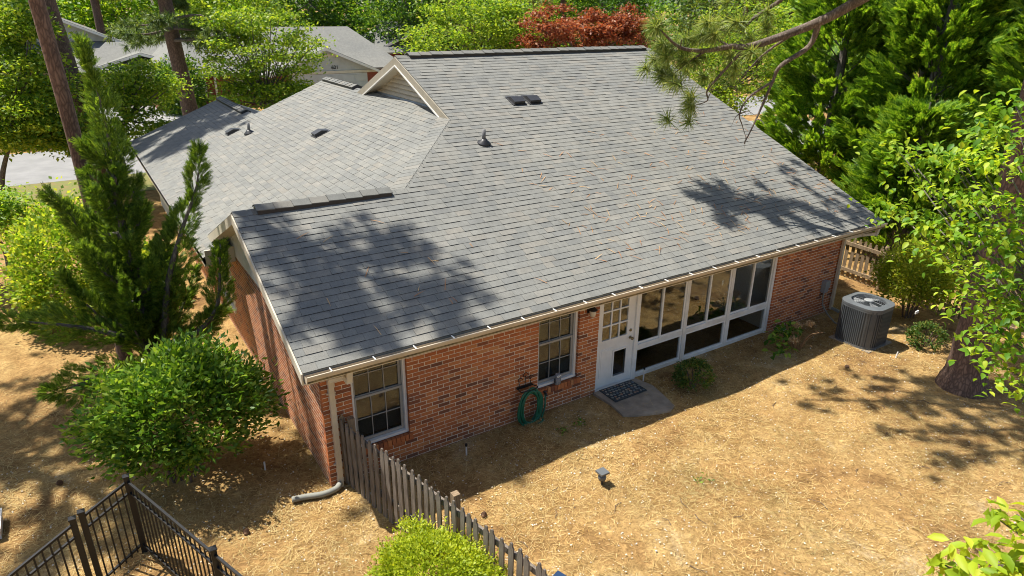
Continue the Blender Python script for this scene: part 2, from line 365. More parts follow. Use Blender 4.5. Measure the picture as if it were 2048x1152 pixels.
sheet('driveway', [(11.8, 30.6), (17.2, 30.4), (17.0, 39.3), (12.3, 39.4)], 0.002, M['drive'])
sheet('driveway', [(-1.5, 31.0), (4.2, 30.9), (5.0, 46), (-1.0, 46)], 0.002, M['drive'])
sheet('driveway', [(26, 12), (34, 11), (38, 19.5), (29, 21.5)], 0.002, M['drive'])

# ------------------------------------------------------------------ the brick house
S, ZE, YE = 0.407, 2.163, -0.337            # pitch, eave height, front eave
XL, XR, XW = -0.30, 12.98, -0.577            # rakes, wing eave
YR, YLR, XWR, XGR = 7.75, 2.95, 4.92, 2.55    # main ridge, lower ridge, wing ridge, garage ridge
CO = 0.0677; BL = 0.2032
house = empty('brick_house', (6, 0, 0))
house.location = (0, 0, 0)
tag(house, 'red brick single storey house with grey shingle roof and white sunroom', 'house')

# walls: mortar core in boxes, bricks proud of it
OPEN = [(0.43, 1.30, 0.455, 3), (3.70, 4.56, 0.455, 3), (5.0, 9.87, -1, 3)]
ZTOP = 2.06
wall = MB()
for x0, x1, z0, z1 in [(0.008, 0.422, -0.2, ZTOP), (1.308, 3.692, -0.2, ZTOP), (4.568, 4.992, -0.2, ZTOP), (0.422, 1.308, -0.2, 0.44), (3.692, 4.568, -0.2, 0.44)]:
    wall.box(x0, x1, 0.004, 0.2, z0, z1)
front_wall = wall.build('brick_wall', M['mortar'], house)
pier_wall = MB().box(9.878, 12.142, 0.004, 0.2, -0.2, ZTOP).build('brick_wall', M['mortar'], house)
side_wall = MB().box(-0.0006, 0.2, 0.105, 18.0, -0.2, 2.08).build('brick_wall', M['mortar'], house)
MB().box(0.2, 4, 17.8, 18, -0.2, 2.08).build('brick_wall', M['mortar'], house)
right_wall = MB().box(11.95, 12.142, 0.2, 13.6, -0.2, 2.08).build('brick_wall', M['mortar'], house)

def spans(z):
    out = [(0.0, 0.43), (1.30, 3.70), (4.56, 5.0), (9.87, 12.15)]
    if z < 0.37: out = [(0.0, 5.0), (9.87, 12.15)]
    return out
fb = []
for k in range(-2, 30):
    z0 = k*CO+0.006; z1 = (k+1)*CO-0.006
    if z1 > ZTOP: break
    off = 0.1016 if k % 2 else 0.0
    for a, b in spans(z0):
        x = a-off; row = []
        while x < b-0.001:
            row.append([max(x, a), min(x+BL-0.012, b)]); x += BL
        if row[-1][1]-row[-1][0] < 0.07 and len(row) > 1: row.pop()
        row[-1][1] = b
        fb += [(l, r, z0, z1) for l, r in row]
fb = np.array(fb)
cx = np.stack([(fb[:, 0]+fb[:, 1])/2, np.zeros(len(fb)), (fb[:, 2]+fb[:, 3])/2], 1)
pj = project(cx); vis = (cx[:, 2] > -0.02)&(cx[:, 2] < 1.93)
area = (fb[:, 1]-fb[:, 0])/pj[:, 2]**2*vis*(1+0.02*RNG.random(len(fb)))
order = np.argsort(-area); pick = set(order[:300].tolist())
UB = MB().box(-0.5, 0.5, 0, 1, -0.5, 0.5).mesh('brick', M['brick'])
mass = MB(); mass2 = MB()
for i, (l, r, z0, z1) in enumerate(fb):
    dy = random.uniform(-0.0025, 0.0025)
    if i in pick:
        o = link('brick', UB, front_wall); o.location = ((l+r)/2, dy, (z0+z1)/2); o.scale = (r-l, 0.1, z1-z0)
        o.rotation_euler = (0, random.uniform(-.006, .006), 0)
    else: (mass if l < 6 else mass2).box(l, r, dy, 0.1+dy, z0, z1)
tag(mass.build('brick_courses', M['brick_mass'], front_wall), kind='stuff'); tag(mass2.build('brick_courses', M['brick_mass'], pier_wall), kind='stuff')
mass = MB()
for k in range(-2, 31):
    z0 = k*CO+0.006; z1 = (k+1)*CO-0.006
    off = 0.11+(0.0 if k % 2 else 0.1016)
    y = off-BL
    while y < 13:
        l = max(y, 0.106); r = y+BL-0.012
        if r-l > 0.03 and not (5.85 < (l+r)/2 < 7.2 and 0.55 < z0 < 1.75): mass.box(random.uniform(-0.0018, -0.0011), 0.06, l, r, z0, z1)
        y += BL
tag(mass.build('brick_courses', M['brick_mass'], side_wall), kind='stuff')

# roof decks (solid slabs under the shingles)
def zf(y): return ZE+S*(y-YE)
def zw(x): return ZE+S*(x-XW)
def zlb(y): return zf(YLR)-S*(y-YLR)
XV0 = (zf(YLR)-ZE)/S+XW            # where the lower ridge meets the wing
off_v = XW-YE
zr = zf(YR); TH = 0.14
def valley_y(x): return x-off_v-0.0     # zw(x)=zf(y)  ->  y = x - XW + YE
def vy(x): return x-XW+YE
roof = MB().slab([(XL, YE, ZE), (XR, YE, ZE), (XR, YR, zr), (4.74, YR, zr), (4.74, vy(4.74), zw(4.74)), (XV0, YLR, zf(YLR)), (XL, YLR, zf(YLR))], TH).build('roof_slope', M['shingle_flat'], house)
yhi = 13.75; yg = 18.45
zwr = zw(XWR); zgr = zw(XGR)
wing = MB().slab([(XW, 4.95, ZE), (XL, 4.95, zw(XL)), (XL, 5.9, zw(XL)), (XV0, YLR, zw(XV0)), (4.74, vy(4.74), zw(4.74)), (XWR, vy(XWR), zwr), (XWR, yhi, zwr), (XGR, yhi, zgr), (XGR, yg, zgr), (XW, yg, ZE)], TH).build('roof_slope', M['shingle_flat'], house)
MB().slab([(XL, YLR, zf(YLR)), (XV0, YLR, zf(YLR)), (XL, 2*YLR-YE-0.02, ZE+0.03)], 0.10).build('roof_slope', M['shingle_flat'], house)
MB().slab([(4.74, YR, zr), (XR, YR, zr), (XR, 2*YR-YE, ZE), (4.74, 2*YR-YE, ZE)], TH).build('roof_slope', M['shingle_flat'], house)
MB().slab([(XWR, vy(XWR)+1, zwr), (2*XWR-XW, vy(XWR)+1, ZE), (2*XWR-XW, yhi, ZE), (XWR, yhi, zwr)], TH).build('roof_slope', M['shingle_flat'], house)
MB().slab([(XGR, yhi-0.3, zgr), (2*XGR-XW, yhi-0.3, ZE), (2*XGR-XW, yg, ZE), (XGR, yg, zgr)], TH).build('roof_slope', M['shingle_flat'], house)

# shingles
EX = 0.143; cs = 1/math.hypot(1, S)
def course(lo, hi, f, wmin=0.17, wmax=0.36):
    out = []; x = lo-random.uniform(0, 0.3)
    while x < hi:
        wd = random.uniform(wmin, wmax); a = max(x, lo); b = min(x+wd-0.005, hi)
        if b-a > 0.02: out.append((a, b))
        x += wd
    return out
def shingle_verts(a, b, t0, t1, th, along, up, nrm, org):
    """box tapering from th at the butt (t0) to nothing at the head (t1)"""
    e = 0.0015
    return [org+along*u+up*t+nrm*h for u, t, h in ((a, t0, -0.002), (b, t0, -0.002), (b, t1, -0.002), (a, t1, -0.002), (a, t0, th), (b, t0, th), (b, t1, e), (a, t1, e))]
nF = Vector((0, -S, 1)).normalized(); uF = Vector((0, 1, S)).normalized(); aF = Vector((1, 0, 0)); oF = Vector((0, YE, ZE))
tabs = []
nc = int((YR-YE)/cs/EX)+1
for k in range(nc):
    t0 = k*EX-0.012; t1 = min((k+1)*EX+0.01, (YR-YE)/cs); y0 = YE+t0*cs
    ym = y0+0.07
    if ym < YLR: lo = XL
    elif ym < vy(4.74): lo = ym+XW-YE+0.02
    else: lo = 4.74
    for a, b in course(lo, XR, k): tabs.append((a, b, t0, t1, random.choice((0.008, 0.010, 0.014))))
ctr = np.array([tuple(oF+aF*((a+b)/2)+uF*((t0+t1)/2)) for a, b, t0, t1, th in tabs])
wdt = np.array([b-a for a, b, *_ in tabs]); pj = project(ctr)
sc_ = wdt/pj[:, 2]**2*(0.9+0.0*wdt)*((pj[:, 0] > 0)&(pj[:, 1] > 0))
pick = set(np.argsort(-sc_)[:300].tolist())
mass = MB()
for i, (a, b, t0, t1, th) in enumerate(tabs):
    vs = shingle_verts(a, b, t0, t1, th, aF, uF, nF, oF)
    if i in pick:
        c = vs[0]; me = MB().add([v-c for v in vs], BOXF).mesh('shingle', M['shingle']); o = with_butts(link('shingle', me, roof)); o.location = c
    else: mass.add(vs, BOXF)
tag(with_butts(mass.build('shingle_courses', M['shingle_mass'], roof)), kind='stuff')
nW = Vector((-S, 0, 1)).normalized(); uW = Vector((1, 0, S)).normalized(); aW = Vector((0, 1, 0)); oW = Vector((XW, 0, ZE))
mass = MB()
for k in range(int((XWR-XW)/cs/EX)+1):
    t0 = k*EX-0.012; t1 = min((k+1)*EX+0.01, (XWR-XW)/cs); x0 = XW+t0*cs+0.07
    if x0 < XL+0.05: lo = 4.95
    elif x0 < XV0: lo = (ZE+S*(2*YLR-YE)-zw(x0))/S+0.0
    else: lo = vy(x0)+0.05
    hi = yg if x0 < XGR else yhi
    if k % 2 == 0: pass
    for a, b in course(lo, hi, k, 0.15, 0.34): mass.add(shingle_verts(a, b, t0, t1, random.choice((0.007, 0.009, 0.013)), aW, uW, nW, oW), [(0, 1, 2, 3), (7, 6, 5, 4), (0, 4, 5, 1), (1, 5, 6, 2), (2, 6, 7, 3), (3, 7, 4, 0)])
tag(with_butts(mass.build('shingle_courses', M['shingle_mass'], wing)), kind='stuff')
# woven strip of shingles along the valley, lying on the wing side
vd = Vector((4.74-XV0, vy(4.74)-YLR, zw(4.74)-zf(YLR))); vl = vd.length; vd.normalize()
vp_ = nW.cross(vd).normalized(); vo = Vector((XV0, YLR, zf(YLR)))
if vp_.x > 0: vp_ = -vp_
mass = MB(); t = -0.05
while t < vl+0.1:
    wv = 0.34+random.uniform(-0.02, 0.02)
    q = [vo+vd*t+nW*0.010, vo+vd*(t+0.152)+nW*0.008, vo+vd*(t+0.152)+vp_*wv+nW*0.014, vo+vd*t+vp_*wv+nW*0.020]
    mass.slab(q, 0.02, -nW); t += 0.143
tag(mass.build('valley_shingles', M['shingle_mass'], wing), kind='stuff')

# ridge caps with raised vent edge
def ridge_cap(a, b, nl, nr, name='ridge_vent', hw=0.17, lift=0.08, piece=0.3):
    a = Vector(a); b = Vector(b); d = (b-a); L = d.length; d.normalize()
    cap = None; mb = MB(); core = MB(); t = 0
    up = Vector((0, 0, 1))
    dl = (nl.cross(d)).normalized(); dr = (nr.cross(d)).normalized()
    if dl.z > 0: dl = -dl
    if dr.z > 0: dr = -dr
    while t < L:
        e = min(t+piece-0.004, L); k = random.uniform(-0.004, 0.004); l0 = lift+0.012+k; l1 = lift+k
        for dd in (dl, dr):
            p = [a+d*t+up*l0, a+d*e+up*l1, a+d*e+up*l1+dd*hw, a+d*t+up*l0+dd*hw]
            mb.slab(p, 0.012)
        t += piece
    for dd in (dl, dr):
        core.slab([a+d*0.02+up*(lift-0.006), b-d*0.02+up*(lift-0.006), b-d*0.02+up*(lift-0.006)+dd*(hw-0.015), a+d*0.02+up*(lift-0.006)+dd*(hw-0.015)], lift+0.01)
    o = core.build(name, M['dark_metal'], house); tag(mb.build('cap_shingle_row', M['cap'], o), kind='stuff'); return o
nB = Vector((0, S, 1)).normalized(); nE = Vector((S, 0, 1)).normalized()
ridge_cap((5.05, YR, zr), (12.75, YR, zr), nF, nB)
ridge_cap((0.05, YLR, zf(YLR)), (XV0-0.3, YLR, zf(YLR)), nF, nB)
ridge_cap((XWR, vy(XWR)+5.8, zwr), (XWR, yhi-0.1, zwr), nW, nE)
ridge_cap((XGR, yhi+0.75, zgr), (XGR, yg-0.05, zgr), nW, nE)
def flat_cap(a, b, nl, nr):
    ridge_cap(a, b, nl, nr, 'ridge_cap', 0.14, 0.008)
flat_cap((4.74, YR, zr), (5.05, YR, zr), nF, nB); flat_cap((12.75, YR, zr), (XR, YR, zr), nF, nB)
flat_cap((XL, YLR, zf(YLR)), (0.05, YLR, zf(YLR)), nF, nB)

# gutters, fascia, soffits, rake boards
GY0, GZ0 = YE-0.005, ZE-0.02
prof = [(0.0, -0.02), (0.0, -0.115), (-0.075, -0.115), (-0.085, -0.1), (-0.105, -0.06), (-0.118, -0.02), (-0.118, 0.0), (-0.105, 0.003), (-0.105, -0.004), (-0.109, -0.02), (-0.096, -0.058), (-0.077, -0.095), (-0.068, -0.107), (-0.006, -0.107), (-0.006, -0.02)]
gx0, gx1 = XL+0.015, XR-0.02
n = len(prof); mb = MB()
vs = [(gx0, GY0-0.006+y, GZ0+z) for y, z in prof]+[(gx1, GY0-0.006+y, GZ0+z) for y, z in prof]
mb.add(vs, [(i, (i+1) % n, (i+1) % n+n, i+n) for i in range(n)])
for xe in (gx0, gx1):
    mb.add([(xe, GY0-0.006+y, GZ0+z) for y, z in prof[:7]], [tuple(range(7))])
gut = mb.build('gutter', M['gutter'], house)
mb = MB(); mb.box(gx0+.01, gx1-.01, GY0-0.105, GY0-0.014, GZ0-0.1, GZ0-0.062); mb.build('gutter_silt', M['gutter_in'], gut)
x = gx0+0.33
while x < gx1:
    MB().box(x, x+0.015, GY0-0.122, GY0-0.012, GZ0-0.004, GZ0+0.008).build('gutter_hanger', M['white'], gut); x += 0.61
mb = MB(); mb.box(XL+0.03, XR-0.03, YE+0.006, YE+0.03, ZE-0.2, ZE-0.01); mb.build('fascia', M['cream'], house)
mb = MB(); mb.box(0, 12.2, YE+0.03, -0.006, ZE-0.2, ZE-0.185); mb.box(12.2, XR-0.02, YE+0.03, 7, ZE-0.2, ZE-0.185); mb.build('soffit', M['cream'], house)
MB().box(-0.02, 12.17, -0.022, -0.006, ZE-0.24, ZE-0.2).build('frieze_board', M['cream'], house)
# left lower gable: rake boards, soffit, siding
def rake(name, x, y0, z0, y1, z1, w=0.17, t=0.022, mat='cream'):
    return MB().slab([(x, y0, z0-0.02), (x, y1, z1-0.02), (x, y1, z1-0.02-w), (x, y0, z0-0.02-w)], t, (1, 0, 0)).build(name, M[mat], house)
rake('rake_board', XL-0.024, YE, ZE, YLR, zf(YLR)); rake('rake_board', XL-0.024, YLR, zf(YLR), 5.9, zlb(5.9))
MB().slab([(XL, YE, ZE-0.17), (XL, YLR, zf(YLR)-0.17), (0.0, YLR, zf(YLR)-0.17), (0.0, YE, ZE-0.17)], 0.015).build('soffit', M['cream'], house)
MB().slab([(XL, YLR, zf(YLR)-0.17), (XL, 5.9, zlb(5.9)-0.17), (0.0, 5.9, zlb(5.9)-0.17), (0.0, YLR, zf(YLR)-0.17)], 0.015).build('soffit', M['cream'], house)
MB().slab([(-0.018, 0.02, 2.09), (-0.018, YLR, zf(YLR)-0.16), (-0.018, 5.8, zlb(5.8)-0.16), (-0.018, 5.8, 2.09)], 0.02, (1, 0, 0)).build('gable_panel', M['white_worn'], house)
# wing eave: boxed end, fascia, soffit
MB().box(XW+0.03, -0.02, 4.93, 4.97, 2.0, 2.3).build('eave_return', M['cream'], house)
MB().box(XW, XW+0.025, 4.95, yg, ZE-0.18, ZE-0.015).build('fascia', M['cream'], house)
MB().box(XW+0.025, 0.0, 4.97, yg, ZE-0.18, ZE-0.165).build('soffit', M['cream'], house)
for x0, x1 in ((XW, XGR), (XGR, 2*XGR-XW)):
    za, zb = (ZE, zgr) if x0 == XW else (zgr, ZE)
    MB().slab([(x0, yg, za-.02), (x1, yg, zb-.02), (x1, yg, zb-.2), (x0, yg, za-.2)], 0.02, (0, 1, 0)).build('rake_board', M['cream'], house)
# main left gable: deep overhang, louvred siding
gx = 4.74; xg = 5.1
rake('rake_board', gx-0.024, 4.6, zf(4.6), YR, zr, 0.2, mat='taupe'); rake('rake_board', gx-0.024, YR, zr, 10.9, zr-S*(10.9-YR), 0.2, mat='taupe')
for y0, y1 in ((4.5, YR), (YR, 11.0)):
    z0 = zf(y0) if y0 < YR else zr; z1 = zr if y0 < YR else zr-S*(y1-YR)
    MB().slab([(gx-0.04, y0, z0-0.2), (gx-0.04, y1, z1-0.2), (gx-0.04, y1, z1-0.235), (gx-0.04, y0, z0-0.235)], 0.05, (1, 0, 0)).build('rake_trim', M['white_worn'], house)
    MB().slab([(gx, y0, z0-0.19), (gx, y1, z1-0.19), (xg+0.02, y1, z1-0.19), (xg+0.02, y0, z0-0.19)], 0.015).build('soffit', M['cream'], house)
zb = 4.33; zz = zb
MB().box(xg-0.03, xg, 5.6, 9.9, zb-0.25, zb+0.09).build('skirt_board', M['white_worn'], house)
zz = zb+0.10
MB().slab([(xg+0.03, YR-2.05, zb+0.05), (xg+0.03, YR+2.05, zb+0.05), (xg+0.03, YR, zr-0.2)], 0.02, (1, 0, 0)).build('louvre_shade_back', M['room'], house)  # dark sheet behind the slats, standing in for shade in the gaps
while zz < zr-0.3:
    hw = (zr-0.2-zz)/S; hw2 = (zr-0.2-zz-0.10)/S
    if hw2 < 0.05: break
    MB().add([(xg-0.075, YR-hw, zz), (xg-0.075, YR+hw, zz), (xg-0.005, YR+hw2, zz+0.085), (xg-0.005, YR-hw2, zz+0.085), (xg-0.06, YR-hw, zz-0.012), (xg-0.06, YR+hw, zz-0.012), (xg+0.01, YR+hw2, zz+0.073), (xg+0.01, YR-hw2, zz+0.073)], BOXF).build('louvre_slat', M['cream'], house)
    zz += 0.112
# right gable wall panel
MB().slab([(12.16, 0.0, 2.05), (12.16, 2*YR, 2.05), (12.16, YR, zr-0.15)], 0.05, (-1, 0, 0)).build('gable_panel', M['cream'], house)
rake('rake_board', XR, YE, ZE, YR, zr); 

# roof fittings
def on_front(x, y): return Vector((x, y, zf(y)))
def on_wing(x, y): return Vector((x, y, zw(x)))
def vent_box(c, al, up, nr, wdt=0.3, ln=0.34, h=0.1):
    c = Vector(c); a = al*wdt/2
    p = lambda u, t, hh: c+a*u+up*t*ln+nr*hh
    base = MB().slab([p(-1.25, -0.1, 0.025), p(1.25, -0.1, 0.025), p(1.25, 1.15, 0.014), p(-1.25, 1.15, 0.014)], 0.02, -nr)
    b = base.build('roof_vent', M['dark_metal'], house)
    vs = [p(-1, 0, 0.02), p(1, 0, 0.02), p(1, 1, 0.015), p(-1, 1, 0.015), p(-1, 0, h*0.9), p(1, 0, h*0.9), p(1, 0.6, h), p(-1, 0.6, h), p(1, 1, 0.03), p(-1, 1, 0.03)]
    MB().add(vs, [(0, 1, 5, 4), (4, 5, 6, 7), (7, 6, 8, 9), (9, 8, 2, 3), (0, 4, 7, 9, 3), (1, 2, 8, 6, 5)]).build('vent_hood', M['dark_metal'], b)
vent_box(on_front(6.75, 5.33), aF, uF, nF); vent_box(on_front(7.2, 5.33), aF, uF, nF)
vent_box(on_wing(2.85, 8.62), -aW, uW, nW); vent_box(on_wing(1.62, 12.95), -aW, uW, nW)
for c, nr in ((on_front(5.02, 4.03), nF), (on_wing(2.02, 11.93), nW)):
    pb = MB().lathe([(0.15, 0.0), (0.14, 0.02), (0.07, 0.07), (0.05, 0.1), (0.05, 0.1)], (0, 0, 0), 14).build('pipe_flashing', M['dark_metal'], house, True)
    pb.location = c+nr*0.005; pb.rotation_euler = Vector((nr.x*.6, nr.y*.6, 1)).to_track_quat('Z', 'Y').to_euler()
    vpipe = MB().tube([c+Vector((0, 0, 0.05)), c+Vector((0, 0, 0.29))], 0.04, 12).build('vent_pipe', M['pipe'], house, True)

# windows in the front wall
def sash_window(x0, x1, zb, zt, y):
    wdo = MB().box(x0, x0+0.045, y-0.03, y+0.03, zb, zt).box(x1-0.045, x1, y-0.03, y+0.03, zb, zt).box(x0, x1, y-0.04, y+0.03, zb, zb+0.045).build('window', M['white'], house)
    zm = (zb+zt)/2+0.02
    a, b = x0+0.045, x1-0.045
    for z0, z1, yy in ((zb+0.05, zm+0.02, y+0.028), (zm-0.02, zt, y+0.055)):
        MB().box(a, a+0.045, yy-.012, yy+.012, z0, z1).box(b-0.045, b, yy-.012, yy+.012, z0, z1).box(a+.045, b-.045, yy-.012, yy+.012, z0, z0+0.05).box(a+.045, b-.045, yy-.012, yy+.012, z1-0.035, z1).build('sash', M['sash'], wdo)
        g0, g1 = a+.045, b-.045
        mu = MB()
        for q in (1, 2): xx = g0+(g1-g0)*q/3; mu.box(xx-.0055, xx+.0055, yy-.008, yy+.006, z0+.05, z1-.035)
        zc = (z0+z1)/2; mu.box(g0, g1, yy-.0075, yy+.0055, zc-.0055, zc+.0055); mu.build('muntin', M['sash'], wdo)
        MB().box(g0, g1, yy+.007, yy+.010, z0+.05, z1-.035).build('glass', M['glass'], wdo)
    bl = MB(); z = zb+0.1
    while z < zt: bl.add([(a, y+.095, z), (b, y+.095, z), (b, y+.125, z+.02), (a, y+.125, z+.02)], [(0, 1, 2, 3)]); z += .027
    bl.build('blind', M['blind'], wdo)
    MB().box(a-.04, b+.04, y+.16, y+.17, zb, zt).build('room_back', M['room'], wdo)
    nb = int((x1-x0+0.06)/0.072)
    us = MB().box(-0.031, 0.031, -0.04, 0.10, -0.05, 0.05).mesh('sill_brick', M['brick'])
    for i in range(nb+1):
        o = link('sill_brick', us, wdo); o.location = (x0-0.02+0.036+i*0.0715, 0, zb-0.055); o.rotation_euler = (rad(-8), 0, 0)
    return wdo
sash_window(0.43, 1.30, 0.465, 2.02, 0.085)
sash_window(3.70, 4.56, 0.465, 2.02, 0.085)
# small window in the left wall
wd = MB().box(-0.02, 0.05, 5.86, 5.91, 0.6, 1.95).box(-0.02, 0.05, 7.14, 7.19, 0.6, 1.95).box(-0.045, 0.05, 5.84, 7.21, 0.53, 0.6).box(-0.012, 0.04, 6.5, 6.55, 0.6, 1.95).build('window', M['white'], house)
MB().box(-0.004, 0.0, 5.91, 7.14, 0.6, 1.95).build('glass', M['screen'], wd)

# door with nine lights and a pet door
dx0, dx1, dz0, dz1, dy = 5.05, 5.93, 0.0, 2.03, 0.075
fr = MB().box(4.995, dx0, 0.03, 0.13, -0.05, ZTOP).box(dx1, 6.02, 0.035, 0.13, -0.05, ZTOP).build('door_frame', M['white'], house)
lx0, lx1, lz0, lz1 = 5.16, 5.76, 0.98, 1.84
px0, px1, pz0, pz1 = 5.47, 5.80, 0.17, 0.70
dm = MB().box(dx0, lx0, dy, dy+.045, dz0, dz1).box(lx1, dx1, dy, dy+.045, dz0, dz1).box(lx0, lx1, dy, dy+.045, lz1, dz1)
dm.box(lx0, lx1, dy, dy+.045, pz1, lz0).box(lx0, px0, dy, dy+.045, dz0, pz1).box(px1-.04, lx1, dy+.001, dy+.044, dz0, pz1).box(px0, px1-.04, dy, dy+.045, dz0, pz0)
door = dm.build('door', M['white'], house)
mu = MB()
for q in (1, 2): xx = lx0+(lx1-lx0)*q/3; mu.box(xx-.013, xx+.013, dy-.006, dy+.03, lz0, lz1)
for q in (1, 2): z = lz0+(lz1-lz0)*q/3; mu.box(lx0, lx1, dy-.0055, dy+.029, z-.013, z+.013)
mu.build('muntin', M['white'], door)
for i in range(3):
    for j in range(3):
        w3, h3 = (lx1-lx0)/3, (lz1-lz0)/3
        MB().box(lx0+i*w3+.013, lx0+(i+1)*w3-.013, dy+.012, dy+.015, lz0+j*h3+.013, lz0+(j+1)*h3-.013).build('pane', M['screen'], door)
MB().box(5.13, 5.42, dy-.008, dy+.001, 0.22, 0.80).box(5.16, 5.39, dy-.014, dy-.007, 0.25, 0.77).build('door_panel', M['white'], door)
MB().box(px0-.03, px0, dy-.014, dy+.02, pz0-.03, pz1+.03).box(px1-.04, px1-.01, dy-.014, dy+.02, pz0-.03, pz1+.03).box(px0, px1-.04, dy-.014, dy+.02, pz1, pz1+.03).box(px0, px1-.04, dy-.014, dy+.02, pz0-.03, pz0).build('pet_door_frame', M['white'], door)
MB().box(px0, px1-.04, dy+.01, dy+.014, pz0, pz1).build('pet_door_flap', M['screen'], door)
MB().lathe([(0.03, 0), (0.03, 0.01), (0.014, 0.014), (0.014, 0.045), (0.03, 0.055), (0.032, 0.07), (0.02, 0.085)], (0, 0, 0), 12).build('door_knob', M['brass'], door, True).matrix_basis = Matrix.Translation((5.845, dy, 0.90)) @ Matrix.Rotation(rad(90), 4, 'X')
MB().lathe([(0.03, 0), (0.03, 0.012), (0.018, 0.02)], (0, 0, 0), 12).build('deadbolt', M['brass'], door, True).matrix_basis = Matrix.Translation((5.845, dy, 1.05)) @ Matrix.Rotation(rad(90), 4, 'X')
MB().box(5.02, 5.97, 0.0, 0.12, -0.05, -0.004).build('threshold', M['white_worn'], house)

# sunroom: three bays of sliding windows over fixed panes
px = [6.02, 7.285, 8.555, 9.84]; sy = 0.085
for i in range(3):
    a, b = px[i]+(0.0 if i == 0 else 0.045), px[i+1]-0.045
    if i == 2: b = px[3]-0.02
    bay = MB().box(a, b, sy-.02, sy+.04, 0.60, 0.685).box(a, b, sy-.025, sy+.04, -0.06, 0.045).build('sunroom_bay', M['white_worn'], house)
    for z0, z1 in ((0.045, 0.60),):
        MB().box(a, a+.04, sy-.012, sy+.03, z0, z1).box(b-.04, b, sy-.012, sy+.03, z0, z1).box(a+.04, b-.04, sy-.012, sy+.03, z1-.04, z1).box(a+.04, b-.04, sy-.012, sy+.03, z0, z0+.03).build('lower_frame', M['white'], bay)
        MB().box(a+.04, b-.04, sy+.012, sy+.016, z0+.03, z1-.04).build('glass', M['screen'], bay)
    mid = (a+b)/2
    for u0, u1, yy in ((a, mid+.02, sy+.02), (mid-.02, b, sy-.004)):
        MB().box(u0, u0+.04, yy-.011, yy+.011, 0.685, ZTOP).box(u1-.04, u1, yy-.011, yy+.011, 0.685, ZTOP).box(u0+.04, u1-.04, yy-.011, yy+.011, 0.685, 0.725).build('sash', M['white'], bay)
        MB().box(u0+.04, u1-.04, yy-.002, yy+.002, 0.725, ZTOP).build('glass', M['screen'], bay)
for i in (1, 2): MB().box(px[i]-.045, px[i]+.045, sy-.03, sy+.05, -0.06, ZTOP).build('post', M['white_worn'], house)
MB().box(9.80, 9.868, 0.03, sy+.05, -0.06, ZTOP).build('post', M['white'], house)
rm = MB().box(4.9, 9.95, 0.25, 3.4, -0.06, -0.02).build('sunroom_floor', M['room_floor'], house)
MB().box(4.9, 9.95, 3.4, 3.45, -0.02, 2.3).box(9.95, 10.0, 0.2, 3.4, -0.02, 2.3).box(4.62, 4.9, 0.2, 3.4, -0.02, 2.3).build('sunroom_wall', M['room_wall'], house)
MB().box(4.9, 9.95, 0.2, 3.4, 2.3, 2.32).build('sunroom_ceiling', M['room_wall'], house)

# porch light, meter box, downspouts
pl = MB().box(4.71, 4.81, -0.03, -0.003, 1.7, 1.85).tube([(4.76, -0.03, 1.8), (4.76, -0.08, 1.85), (4.76, -0.1, 1.83)], 0.012, 8).lathe([(0.02, 0.06), (0.07, 0.02), (0.085, 0.0)], (4.76, -0.1, 1.78), 12).build('porch_light', M['black_metal'], house)
MB().lathe([(0.055, 0), (0.06, -0.03), (0.05, -0.11), (0.03, -0.13)], (4.76, -0.1, 1.78), 12).build('lamp_glass', M['cream'], pl, True)
mbx = MB().box(11.60, 11.75, -0.1, -0.003, 0.58, 0.86).box(11.59, 11.76, -0.115, -0.1, 0.7, 0.87).build('electrical_box', M['boxgrey'], house)
MB().tube([(11.67, -0.05, 0.58), (11.67, -0.05, 0.42), (11.69, -0.07, 0.25), (11.66, -0.25, 0.1), (11.5, -0.55, 0.05), (11.35, -0.9, 0.1)], 0.018, 8).build('conduit', M['drainpipe'], mbx, True)
def downspout(x, y, zt, mat='gutter', w=0.075, d=0.055):
    return MB().box(x-w/2, x+w/2, y-d/2, y+d/2, 0.06, zt).box(x-w/2-.03, x+w/2+.03, y+d/2-.02, -0.002, 1.55, 1.57).box(x-w/2-.03, x+w/2+.03, y+d/2-.02, -0.002, 0.35, 0.37).build('downspout', M[mat], house)
ds = downspout(0.13, -0.05, 1.80)
MB().beam((0.13, -0.05, 1.78), (0.30, -0.2, 1.86), 0.07, 0.055).box(0.26, 0.345, -0.37, -0.13, 1.83, 1.92).beam((0.305, -0.39, 2.04), (0.305, -0.34, 1.86), 0.075, 0.06, (0, 1, 0)).build('elbow', M['cream'], ds)
MB().beam((0.13, -0.05, 0.12), (0.11, -0.09, 0.0), 0.075, 0.055, (0, 1, 0)).build('elbow', M['gutter'], ds)
ds = downspout(12.08, -0.05, 1.82)
MB().beam((12.08, -0.05, 1.80), (12.5, -0.2, 1.87), 0.07, 0.055).beam((12.48, -0.2, 1.87), (12.75, -0.37, 1.9), 0.075, 0.06).beam((12.74, -0.4, 2.04), (12.74, -0.37, 1.86), 0.075, 0.06, (0, 1, 0)).build('elbow', M['cream'], ds)
MB().beam((12.08, -0.05, 0.1), (12.2, -0.2, 0.02), 0.07, 0.055).build('elbow', M['drainpipe'], ds)
